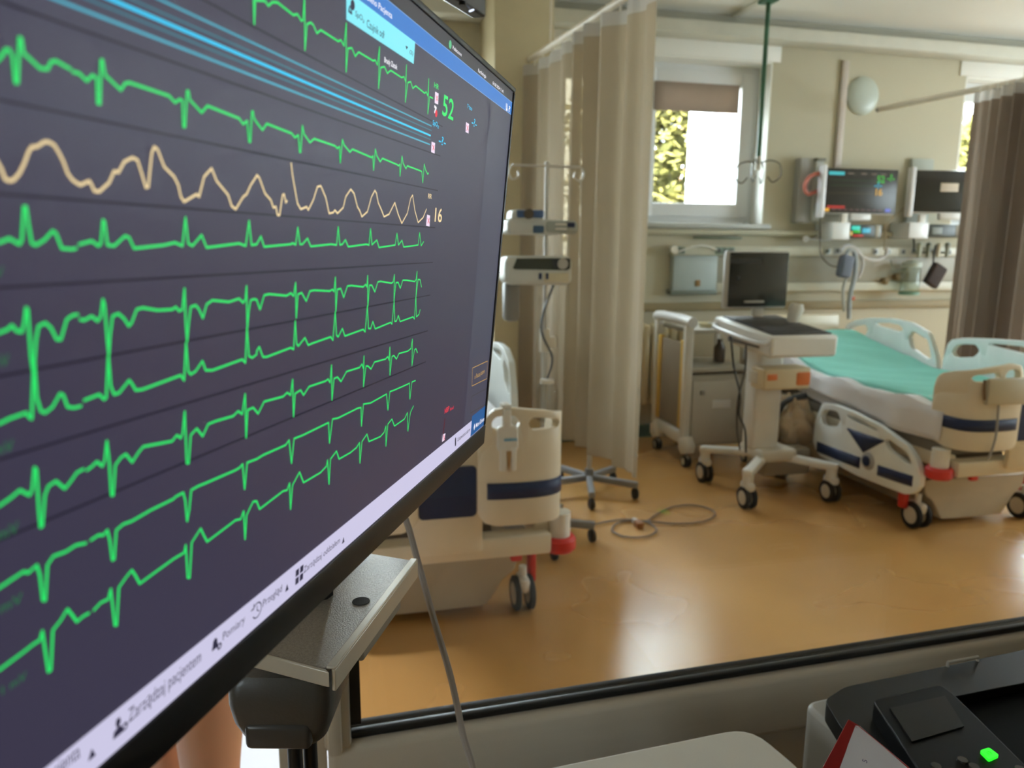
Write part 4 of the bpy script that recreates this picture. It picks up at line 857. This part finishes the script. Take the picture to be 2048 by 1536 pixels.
# ------------------------------------------------------------------ side trolley
tr_ = thing('equipment_trolley', 'white wheeled trolley with handle and cupboard behind the cart', 'trolley', (2.36, 4.62, 0))
for y in (.0, .48):
    MB().box(-.03, .03, y-.028, y+.028, .2, 1.0, .014, 3).build('upright', wht2, tr_)
    MB().tube([(0,y-.02,.2), (0,y-.05,.14), (0,y-.06,.1)], [.05,.06,.045], 12).build('foot', wht2, tr_)
    castor(tr_, 0, y-.05, .04, .014)
    MB().box(.46, .50, y-.02, y+.02, .12, 1.0, .012).build('upright', wht2, tr_)
    castor(tr_, .48, y-.03, .04, .014)
MB().tube([(0,-.05,1.01), (0,.1,1.02), (0,.4,1.02), (0,.52,1.01)], .038, 12).build('handle', P('handle_white', (232,232,232), .25), tr_)
MB().box(-.02, .02, 0, .48, .14, .24, .03, 3).build('side_foot', wht2, tr_)
for z, nm in ((.93, 'top_shelf'), (.66, 'middle_shelf')): MB().box(.02, .48, -.02, .5, z, z+.03, .006).build(nm, P('shelf_grey', (176,172,160), .45), tr_)
MB().box(.03, .48, .0, .5, .13, .64, .01).build('cupboard', P('cupboard_grey', (180,176,164), .5), tr_)
dr = MB().box(.045, .47, -.012, .004, .15, .6, .006).build('door', P('door_pale', (196,192,182), .45), tr_)
MB().box(.2, .34, -.017, -.01, .40, .46, .003).build('notice', P('notice_white', (226,226,226), .7), dr)
MB().box(.1, .13, -.03, -.01, .5, .53, .004).build('latch', greyp, dr)
for y in (.03, .40): MB().box(-.02, .012, y, y+.05, .25, .88, .006).build('yellow_strip', P('trolley_yellow', (214,178,90), .5), tr_)
MB().box(-.01, .01, .08, .40, .25, .86, .004).build('side_panel', P('panel_taupe', (150,138,122), .5), tr_)
for nm, lb, px, col in (('tray', 'small cream tray on the trolley top by the handle', (1420,655,4.75), (226,216,180)), ('drip_tray', 'small grey dish lying on the trolley shelf', (1438,682,4.72), (190,190,190))):
    p = ony(*px); zs = .96 if nm == 'tray' else .96
    b = MB(); b.lathe([(0,0),(.07,0),(.085,.03),(.08,.03),(.066,.006),(0,.006)], (p[0], p[1], zs), 20); tag(b.build(nm, P(nm, col, .4)), lb, 'dish')
p = ony(1452, 720, 4.75); b = MB(); b.lathe([(0,.69),(.04,.69),(.04,.80),(.02,.83),(.02,.86),(0,.86)], (p[0], 4.85, 0), 16); tag(b.build('brown_bottle', P('brown_glass', (70,52,36), .25)), 'dark bottle standing on the trolley middle shelf', 'bottle')
# loose cable on the floor
cf = thing('floor_cable', 'thin grey cable lying in two loops on the floor', 'cable')
pts = [onz(*p, .012) for p in ((1184,1050), (1215,1043), (1250,1039), (1290,1042), (1330,1046), (1370,1047), (1410,1042), (1430,1030), (1420,1018), (1385,1010), (1345,1014), (1315,1028), (1292,1042), (1262,1041), (1235,1046), (1224,1060), (1240,1071), (1270,1075), (1300,1071), (1313,1060), (1300,1047), (1285,1041))]
MB().tube(catmull(pts, 5), .0055, 7).build('lead', P('cable_taupe', (128,112,100), .5), cf)
q = onz(1277, 1054, .0); MB().box(q[0]-.02, q[0]+.02, q[1]-.03, q[1]+.03, 0, .035, .008).build('plug', P('plug_brown', (150,100,60), .5), cf); MB().box(q[0]-.014, q[0]+.014, q[1]+.02, q[1]+.07, .004, .03, .006).build('plug_grip', P('plug_pale', (200,196,190), .5), cf)
# ------------------------------------------------------------------ things on the back wall
YW = YB
def wp(px, py, y=YW): return ony(px, py, y)
bd = tag(MB().grid([[(x, YB+.14, z) for x in np.linspace(wp(1316,0,YB+.14)[0], wp(1490,0,YB+.14)[0], 8)] for z in (wp(1390,224,YB+.14)[2], wp(1390,196,YB+.14)[2], wp(1390,166,YB+.14)[2])]).build('roller_blind', cloth('blind_taupe', (176,160,148), .25, .8), solid=.004), 'short taupe roller blind at the top of the small square window', 'blind')
# bed head unit (trunking)
hu = thing('bedhead_unit', 'long pale wall unit with sockets below the windows', 'wall unit', (0, YB, 0))
def wbox(px0, py0, px1, py1, d0, d1, name, mat, parent, r=.006):
    a, c = wp(px0, py0), wp(px1, py1); return MB().box(a[0], c[0], -d1, -d0, min(a[2], c[2]), max(a[2], c[2]), r).build(name, mat, parent)
xa, xb_ = wp(1336,500)[0], 6.6
un = P('unit_pale', (206,204,188), .45); un2 = P('unit_glassgreen', (170,182,172), .4); un3 = P('unit_grey', (164,160,146), .5)
MB().box(xa, xb_, -.09, 0, 1.455, 1.53, .008).build('upper_channel', un, hu)
MB().box(xa+.02, wp(1456,0)[0], -.07, 0, 1.18, 1.455, .006).build('left_panel', P('panel_bluegrey', (172,182,180), .45), hu)
MB().box(wp(1456,0)[0], xb_, -.06, 0, 1.24, 1.455, .006).build('middle_panel', un3, hu)
MB().box(wp(1456,0)[0], xb_, -.075, 0, 1.17, 1.24, .006).build('lower_channel', un, hu)
MB().box(xa, wp(1456,0)[0], -.08, 0, 1.15, 1.185, .004).build('lower_edge', P('edge_dark', (104,112,104), .5), hu)
for i, px in enumerate((1352, 1426, 1438, 1450, 1640, 1660, 1735, 1760, 1790, 1812, 1850, 1880)):
    a = wp(px, 505); s = MB().box(a[0]-.03, a[0]+.03, -.096, -.085, 1.465, 1.52, .004).build('socket', P('socket_pale', (190,192,186), .4) if i > 3 else P('socket_green', (110,130,118), .5), hu)
    MB().cyl((a[0],-.099,1.492), (a[0],-.094,1.492), .017, n=14).build('socket_face', P('socket_dark', (70,72,66), .5), s)
a = wp(1337, 500); MB().cyl((a[0]-.01,-.13,1.50), (a[0]-.01,-.08,1.50), .03, n=18).build('gas_outlet', P('outlet_chrome', (220,222,226), .15, .9), hu)
a = wp(1387, 568); MB().box(a[0]-.02, a[0]+.02, -.08, -.065, 1.215, 1.265, .004).build('plate', P('brass_plate', (140,104,52), .4), hu)
MB().tube(catmull([(wp(1360,0)[0],-.1,1.47), (wp(1390,0)[0],-.12,1.515), (wp(1420,0)[0],-.12,1.53), (wp(1448,0)[0],-.1,1.50)], 6), .007, 6).build('white_lead', white, hu)
MB().box(wp(1410,0)[0], wp(1508,0)[0], -.04, 0, 1.585, 1.60, .003).build('green_bar', P('bar_green', (96,108,88), .5), hu)
sr_ = thing('equipment_rail', 'pale equipment rail along the wall under the windows', 'rail', (0, YB, 0))
MB().box(wp(1280,0)[0], 6.6, -.05, -.0, 1.615, 1.655, .006).build('rail_bar', P('rail_pale', (196,192,172), .45), sr_)
# patient monitors on arms
def pmon(label, c, w, h, rot, lit):
    t = thing('patient_monitor', label, 'patient monitor', (c[0], c[1], c[2]), rot, group='patient monitors on the wall')
    MB().box(-w/2, w/2, 0, .06, -h/2, h/2, .012).build('shell', P('monitor_white', (226,226,224), .35), t)
    MB().box(-w/2-.028, -w/2+.012, -.012, .055, -h/2-.03, h/2+.02, .01).build('side_grip', P('grip_white', (238,238,244), .3), t)
    g = MB().box(-w/2+.012, w/2, -.006, .004, -h/2+.008, h/2-.004, .003).build('screen', P('pm_screen', (16,16,15), .3, var=0, spec=.2, emit=(58,56,48), es=.55) if lit else P('pm_screen_off', (16,16,15), .2), t)
    if lit:
        def el(x0, x1, z0, z1, col, nm): MB().box(-w/2+w*x0, -w/2+w*x1, -.0085, -.0055, -h/2+h*z0, -h/2+h*z1).build(nm, E('pm_'+nm+str(col[0]), col, .9), g, smooth=False)
        el(.04,.25,.84,.91,(70,190,196),'title_bar'); el(.05,.29,.12,.18,(176,50,40),'alarm_text'); el(.02,.08,.05,.12,(236,176,60),'amber_key'); el(.86,.93,.06,.13,(120,130,220),'blue_key')
        for x in (.3,.48,.62,.75): el(x,x+.08,.87,.89,(130,116,100),'menu_text')
        for k in range(9): el(.12+.08*k,.17+.08*k,.085,.105,(120,90,90),'menu_text')
        for z, col in ((.73,(40,90,50)), (.62,(40,80,90)), (.45,(96,80,50))): el(.06,.68,z,z+.006,col,'curve_line')
        for s, x, z, col in (('52', .70, .70, (70,190,60)), ('-?-', .67, .58, (60,170,200)), ('16', .68, .42, (226,176,80)), ('-?-', .84, .74, (70,150,80))):
            me = text_mesh(s, .02)
            for v in me.vertices: v.co = (-w/2+w*x+v.co.x*.075, -.009, -h/2+h*z+v.co.y*.075)
            me.materials.append(E('pm_num'+str(col[0]), col, .9)); o = bpy.data.objects.new('reading', me); COL.objects.link(o); o.parent = g
    else:
        MB().box(-w*.14, w*.1, -.008, -.005, 0, h*.2, .002).build('label_strip', P('label_pale', (206,194,176), .6), g)
    MB().box(-.03, .03, .06, .16, -.03, .03, .008).build('arm', greyp, t)
    MB().box(-.05, .05, .16, YB-c[1]+.0 if rot == 0 else .2, -.09, .09, .006).build('wall_plate', greyp, t)
    MB().box(-w*.1, w*.18, .0, .05, -h/2-.05, -h/2+.01, .01).build('chin', P('monitor_white', (226,226,224)), t)
    return t
m0, m1 = wp(1652,334,5.23), wp(1788,430,5.23)
pmon('lit wall patient monitor with coloured readings above the cart', ((m0[0]+m1[0])/2, 5.23, (m0[2]+m1[2])/2), m1[0]-m0[0], m0[2]-m1[2], 0, True)
m0, m1 = wp(1838,338,5.15), wp(1960,428,5.15)
pmon('switched-off wall patient monitor with pale label beside the right curtain', ((m0[0]+m1[0])/2, 5.15, (m0[2]+m1[2])/2), (m1[0]-m0[0])*1.0, m0[2]-m1[2], math.radians(-8), False)
# module racks
def rack(label, px0, py0, px1, py1, y, lit):
    a, c = wp(px0, py0, y), wp(px1, py1, y); w, h = c[0]-a[0], a[2]-c[2]
    t = thing('module_rack', label, 'module rack', (a[0], y, c[2]), group='module racks')
    MB().box(0, w*.36, 0, YB-y, 0, h*1.05, .008).build('case', P('rack_white', (236,238,240), .35), t)
    f = MB().box(w*.34, w, .0, YB-y, h*.12, h*.95, .006).build('front', P('rack_dark', (44,50,44), .4), t)
    if lit:
        for x0, x1, z0, z1, col in ((.38,.55,.6,.85,(70,220,200)), (.42,.56,.42,.58,(60,190,60)), (.6,.76,.42,.72,(90,190,215)), (.42,.62,.2,.3,(214,60,50)), (.36,.4,.25,.5,(226,190,110))):
            MB().box(w*x0, w*x1, -.004, .002, h*z0, h*z1, .001).build('reading', E('rack_%d_%d' % (col[0], col[1]), col, .9), f)
    else: MB().box(w*.42, w*.6, -.004, .002, h*.3, h*.75, .002).build('dial', P('rack_print', (130,136,130), .5), f)
    MB().box(w*.86, w*.96, -.004, .004, h*.2, h*.9, .003).build('slot', P('slot_pale', (160,156,140), .5), f)
    MB().box(w*.2, w*.32, .02, .05, h, h*1.6, .004).build('bracket', white, t)
rack('white module rack with lit coloured display under the lit wall monitor', 1666, 446, 1762, 480, 5.2, True)
rack('pale module rack with dark front under the switched-off wall monitor', 1820, 446, 1925, 478, 5.2, False)
# round lamp, conduits, small boxes
a = wp(1724, 192); o = MB().lathe([(0,-.045),(.08,-.042),(.125,-.03),(.145,-.015),(.148,0),(0,0)], (a[0], YB, a[2]), 32, 'Y').build('wall_lamp', P('lamp_shade_pale', (188,196,186), .35)); tag(o, 'round pale unlit lamp high on the back wall', 'lamp')
cdx = wp(1680, 240)[0]; tag(MB().box(cdx-.03, cdx+.03, YB-.025, YB, wp(1680,336)[2], wp(1690,122)[2], .006).build('wall_conduit', P('conduit_mauve', (196,184,174), .5)), 'pale vertical conduit on the wall above the lit patient monitor', 'conduit')
a, c = wp(1830,300), wp(1845,480); tag(MB().box(a[0]-.05, c[0], YB-.04, YB, 1.66, wp(1830,318)[2], .006).build('wall_channel', P('channel_grey', (170,174,164), .5)), 'grey vertical channel behind the switched-off wall monitor', 'channel')
wx = wp(1590, 380); bx_ = thing('wall_cabinet', 'narrow grey wall box left of the lit patient monitor', 'wall box', (wx[0], YB, wp(1600,446)[2]))
hh = wp(1600,318)[2]-wp(1600,446)[2]
MB().box(-.02, .1, -.08, 0, 0, hh, .006).build('left_half', P('cabinet_grey', (166,164,160), .5), bx_); MB().box(.1, .17, -.11, 0, .02, hh*.97, .006).build('right_half', P('cabinet_pale', (186,186,178), .5), bx_)
MB().box(.115, .135, -.118, -.1, hh*.3, hh*.42, .003).build('catch', greyp, bx_)
MB().box(.1, .18, -.12, 0, hh*.95, hh, .003).build('cap', P('cap_dark', (120,118,104), .5), bx_)
tag(MB().tube(catmull([wp(1648,345,5.28), wp(1622,352,5.26), wp(1610,370,5.26), wp(1616,388,5.28), wp(1640,380,5.3)], 6), .016, 8).build('red_hose', P('hose_red', (176,96,80), .5)), 'pinkish red hose looped left of the lit patient monitor', 'hose')
tag(MB().cyl(wp(1612,478,5.37), wp(1612,478,5.30), .026, n=16).cyl(wp(1612,478,5.36), (wp(1662,480,5.36)), .008, n=8).build('wall_lever', P('lever_pale', (226,226,230), .3)), 'white knob with a thin lever on the wall below the windows', 'lever')
for i, (pts, r, col, lb) in enumerate((
    ([(1640,432), (1640,480), (1642,510), (1660,530), (1680,534)], .006, (84,76,60), 'dark lead dropping from the lit patient monitor'),
    ([(1680,500), (1690,492), (1708,494), (1718,508), (1735,518), (1755,520), (1772,510), (1774,494)], .012, (216,216,216), 'white looped tube under the module rack'),
    ([(1682,505), (1694,490), (1716,500), (1726,522), (1722,545), (1716,556)], .011, (206,206,208), 'white tube hanging from the wall unit'),
    ([(1812,412), (1785,436), (1772,450), (1770,476), (1768,500)], .006, (150,132,100), 'tan lead between the two wall monitors'),
    ([(1826,445), (1826,466), (1828,490), (1826,506)], .008, (26,26,26), 'black lead below the switched-off wall monitor'),
    ([(1782,520), (1786,535), (1800,541), (1818,534)], .006, (120,126,112), 'grey green lead on the wall unit'),
    ([(1872,490), (1868,510), (1866,530)], .008, (46,44,44), 'dark tube holding the blood pressure cuff'))):
    tag(MB().tube(catmull([wp(*p, 5.27) for p in pts], 6), r, 7).build('wall_lead', P('lead_%d' % i, col, .5)), lb, 'lead', 'leads on the back wall')
q = wp(1826, 467, 5.26); tag(MB().ball(q, .036, 1, .6, 1).cyl(q+np.array([0,.01,0]), q+np.array([0,.17,0]), .014, n=10).build('black_knob', black), 'round black knob on the wall below the switched-off monitor', 'knob')
cu0 = wp(1870, 551, 5.22); tag(MB().box(-.07, .07, -.03, .03, -.095, .095, .02, 3, M=Matrix.Translation(V(cu0)) @ Matrix.Rotation(math.radians(28), 4, 'Y')).build('pressure_cuff', P('cuff_dark', (50,38,36), .8)), 'dark folded blood pressure cuff hanging on the wall unit', 'cuff')
cu1 = wp(1690, 533, 5.2); cf2 = thing('hanging_cuff', 'blue grey rolled cuff hanging below the lit monitor', 'cuff', cu1)
MB().box(-.055, .055, -.04, .04, -.09, .09, .025, 3, M=Matrix.Rotation(math.radians(8), 4, 'Y')).build('roll', P('cuff_bluegrey', (108,116,134), .8), cf2)
MB().tube(catmull([(.0,0,.09), (.03,0,.13), (.08,0,.1), (.1,0,-.05), (.07,0,-.25), (.08,0,-.42)], 6), .018, 8).build('hose', P('hose_pale', (164,172,178), .5), cf2)
MB().tube(catmull([(.02,0,-.08), (.0,0,-.2), (.03,0,-.36)], 6), .012, 7).build('tail', P('hose_pale2', (180,184,180), .5), cf2)
MB().box(.085, .105, -.02, .02, -.27, -.24, .004).build('orange_clip', P('clip_orange', (200,90,50), .5), cf2)
sj = wp(1822, 560, 5.25); j = thing('suction_jar', 'clear suction jar with green base on the wall unit', 'jar', (sj[0], 5.26, wp(1822,586,5.26)[2]))
MB().lathe([(0,0),(.07,0),(.075,.02),(.075,.2),(.06,.22)], (0,0,0), 22).build('jar', glass('jar_green', (.84,.9,.86), 1.45, .05), j)
MB().lathe([(0,.215),(.078,.215),(.078,.25),(.03,.27),(0,.27)], (0,0,0), 22).build('lid', P('jar_lid', (180,190,178), .4), j)
MB().lathe([(0,-.015),(.08,-.015),(.08,.012),(0,.012)], (0,0,0), 22).build('base', P('jar_base', (120,160,140), .5), j)
MB().box(-.03, .03, .07, .17, .1, .16, .006).build('bracket', greyp, j)
for i, px in enumerate((1772, 1796)):
    q = wp(px, 562-8*i, 5.33); tag(MB().cyl(q, q+np.array([0,.1,0]), .028, n=14).ball(q, .03, 1, .5, 1).build('gas_plug', P('plug_tan', (132,110,74), .5)), ('left' if i == 0 else 'right')+' small tan plug under the wall unit between cuff and jar', 'plug')
q0, q1 = wp(1795,492,5.3), wp(1850,492,5.3)
for i, px in enumerate((1838, 1856, 1876, 1894)):
    q = wp(px, 505, 5.28); tag(MB().cyl(q+np.array([0,0,.05]), q-np.array([0,0,.04]), .02, .014, n=12).ball(q+np.array([0,0,.06]), .024).cyl(q, q+np.array([0,.1,0]), .01, n=8).build('flow_meter', P('meter_%d' % i, [(176,180,160),(120,124,110),(206,200,176),(150,156,146)][i], .35)), ['pale', 'dark', 'cream', 'grey'][i]+' small flow meter on the wall unit near the right curtain', 'flow meter', 'flow meters')
# radiator behind the left curtain
ra_ = thing('radiator', 'cream ribbed radiator under the window beside the left curtain', 'radiator', (2.18, 5.30, 0))
rm = P('radiator_cream', (220,206,172), .5)
for k in range(7):
    x = .0+.075*k; MB().box(x-.027, x+.027, -.06, .06, .30, .93, .02, 3).build('rib', rm, ra_)
MB().cyl((-.03,0,.36), (.5,0,.36), .02).cyl((-.03,0,.86), (.5,0,.86), .02).build('pipe', rm, ra_)
# ceiling-hung infusion holder
tk = thing('infusion_holder', 'green ceiling-hung infusion pole with wire hooks before the window', 'infusion holder', (0,0,0))
PY = 4.9; tp_ = ony(1537, 6, PY); bt_ = ony(1517, 322, PY)
gm = P('holder_green', (44,92,66), .4)
MB().cyl((tp_[0],PY,bt_[2]), (tp_[0],PY,ZC-.04), .016, n=14).build('pole', gm, tk)
MB().cyl((tp_[0],PY,bt_[2]-.06), (tp_[0],PY,bt_[2]+.03), .02, n=14).build('collar', white, tk)
MB().box(tp_[0]-.05, tp_[0]+.05, PY-.06, PY+.06, ZC-.055, ZC-.02, .01).build('trolley', gm, tk)
for k in range(4):
    a = math.pi/4+k*math.pi/2; dx, dy = math.cos(a), math.sin(a); z = bt_[2]-.05
    MB().tube(catmull([(tp_[0],PY,z+.03), (tp_[0]+dx*.08,PY+dy*.08,z+.05), (tp_[0]+dx*.15,PY+dy*.15,z+.02), (tp_[0]+dx*.16,PY+dy*.16,z-.06), (tp_[0]+dx*.11,PY+dy*.11,z-.1), (tp_[0]+dx*.07,PY+dy*.07,z-.06)], 5), .006, 6).build('hook', P('hook_wire', (120,118,112), .3, .7), tk)
t0, t1 = onz(1466, 37, ZC-.03), onz(1560, -10, ZC-.03)
tag(MB().box(2.945, 3.0, 3.2, 5.36, ZC-.022, ZC, .004).build('ceiling_track', P('track_white', (226,224,214), .35)), 'white ceiling track above the green infusion pole', 'track')

for x in (.08, .38): MB().box(x-.015, x+.015, .03, .13, .8, .84, .003).box(x-.015, x+.015, .03, .13, .4, .44, .003).build('wall_bracket', rm, ra_)
# ------------------------------------------------------------------ person standing in the entry, only the legs in view
ps = thing('person', 'person with bare legs standing half hidden behind the big monitor', 'person', (-.307, 1.43, 0), math.radians(-50))
def skin_body():
    V_ = []; E_ = []; R_ = []
    def add(p, r, par=None):
        V_.append(p); R_.append(r); i = len(V_)-1
        if par is not None: E_.append((par, i))
        return i
    hip = add((0,0,.92), (.15,.11)); w = add((0,0,1.06), (.125,.095), hip); ch = add((0,.01,1.24), (.14,.105), w); nk = add((0,.0,1.42), (.07,.06), ch); n2 = add((0,-.005,1.48), (.05,.05), nk); hd = add((0,-.02,1.56), (.075,.085), n2); h2 = add((0,-.02,1.66), (.07,.085), hd); add((0,-.015,1.70), (.04,.05), h2)
    for s in (-1, 1):
        th = add((s*.085,.0,.80), (.082,.085), hip); t2 = add((s*.085,-.01,.62), (.066,.07), th); kn = add((s*.08,-.012,.48), (.053,.056), t2); cf = add((s*.082,.012,.36), (.052,.056), kn); c2 = add((s*.08,.01,.2), (.037,.04), cf); an = add((s*.08,.008,.09), (.032,.036), c2); hl = add((s*.08,.0,.045), (.035,.036), an); add((s*.085,-.11,.03), (.036,.026), hl)
        sh = add((s*.17,.0,1.36), (.055,.055), ch); el = add((s*.23,.02,1.10), (.042,.042), sh); e2 = add((s*.23,-.06,.98), (.037,.037), el); wr = add((s*.21,-.18,.92), (.026,.024), e2); pm = add((s*.205,-.235,.905), (.03,.018), wr)
        for k, (dx, ln) in enumerate(((-.026,.06), (-.009,.075), (.009,.072), (.026,.055))):
            f1 = add((s*.205+dx,-.27,.9), (.009,.009), pm); f2 = add((s*.205+dx,-.27-ln*.5,.885), (.0085,.0085), f1); add((s*.205+dx,-.27-ln*.8,.86), (.008,.008), f2)
        t1 = add((s*.205-s*.035,-.235,.895), (.011,.011), pm); add((s*.205-s*.05,-.27,.885), (.009,.009), t1)
    me = bpy.data.meshes.new('body'); me.from_pydata(V_, E_, []); o = bpy.data.objects.new('body', me); COL.objects.link(o); o.parent = ps
    bpy.context.view_layer.objects.active = o
    md = o.modifiers.new('skin', 'SKIN')
    if not me.skin_vertices: 
        bpy.context.view_layer.update(); bpy.ops.mesh.customdata_skin_add()
    for i, r in enumerate(R_): me.skin_vertices[0].data[i].radius = r
    me.skin_vertices[0].data[0].use_root = True
    md.use_smooth_shade = True
    s2 = o.modifiers.new('sub', 'SUBSURF'); s2.levels = 2; s2.render_levels = 2
    sm = P('skin_tone', (206,150,116), .5, var=.06, scale=5); sm.node_tree.nodes['Principled BSDF'].inputs['Subsurface Weight'].default_value = .1
    me.materials.append(sm); return o
skin_body()
def shell(name, rows, mat, sub=1): return MB().grid([[(cx_+rx*math.cos(a), cy2+ry*math.sin(a), z) for a in np.linspace(0, 2*math.pi, 25)[:-1]] for (z, rx, ry, cx_, cy2) in rows], wrap=True).build(name, mat, ps, solid=.006, sub=sub)
tun = cloth('white_tunic', (236,238,242), .1)
shell('tunic', [(.90,.185,.145,0,0),(1.0,.165,.13,0,0),(1.1,.155,.125,0,0),(1.25,.175,.135,0,.01),(1.36,.17,.11,0,.005),(1.41,.09,.08,0,0)], tun)
for s in (-1, 1):
    MB().tube([(s*.15,0,1.37), (s*.19,.005,1.28), (s*.215,.012,1.19)], [.075,.07,.068], 14).build('sleeve', tun, ps)
shell('shorts', [(.79,.19,.12,0,0),(.86,.19,.135,0,0),(.93,.175,.135,0,0)], P('shorts_navy', (40,46,66), .8))
b = MB(); b.ball((0,.012,1.645), .1, .98, 1.08, 1.1, 20, 14); b.build('hair', P('hair_brown', (62,42,30), .6, bump=.3), ps)
for s in (-1, 1):
    MB().ball((s*.032,-.098,1.60), .0125).build('eye', P('eye_white', (230,228,224), .3), ps); MB().ball((s*.032,-.1085,1.60), .0055).build('iris', P('iris_brown', (50,34,24), .3), ps)
    MB().ball((s*.083,-.01,1.59), .022, .4, .7, 1.2).build('ear', MATS['skin_tone'], ps)
    b = MB(); b.box(s*.085-.045, s*.085+.045, -.165, .055, 0, .05, .022, 3).build('shoe', P('clog_white', (232,232,230), .5), ps)
MB().tube([(0,-.1,1.615), (0,-.118,1.585), (0,-.124,1.572), (0,-.106,1.562)], [.008,.012,.014,.01], 8).build('nose', MATS['skin_tone'], ps)
MB().ball((0,-.099,1.54), .022, 1, .35, .3).build('mouth', P('lip_tone', (176,100,90), .5), ps)
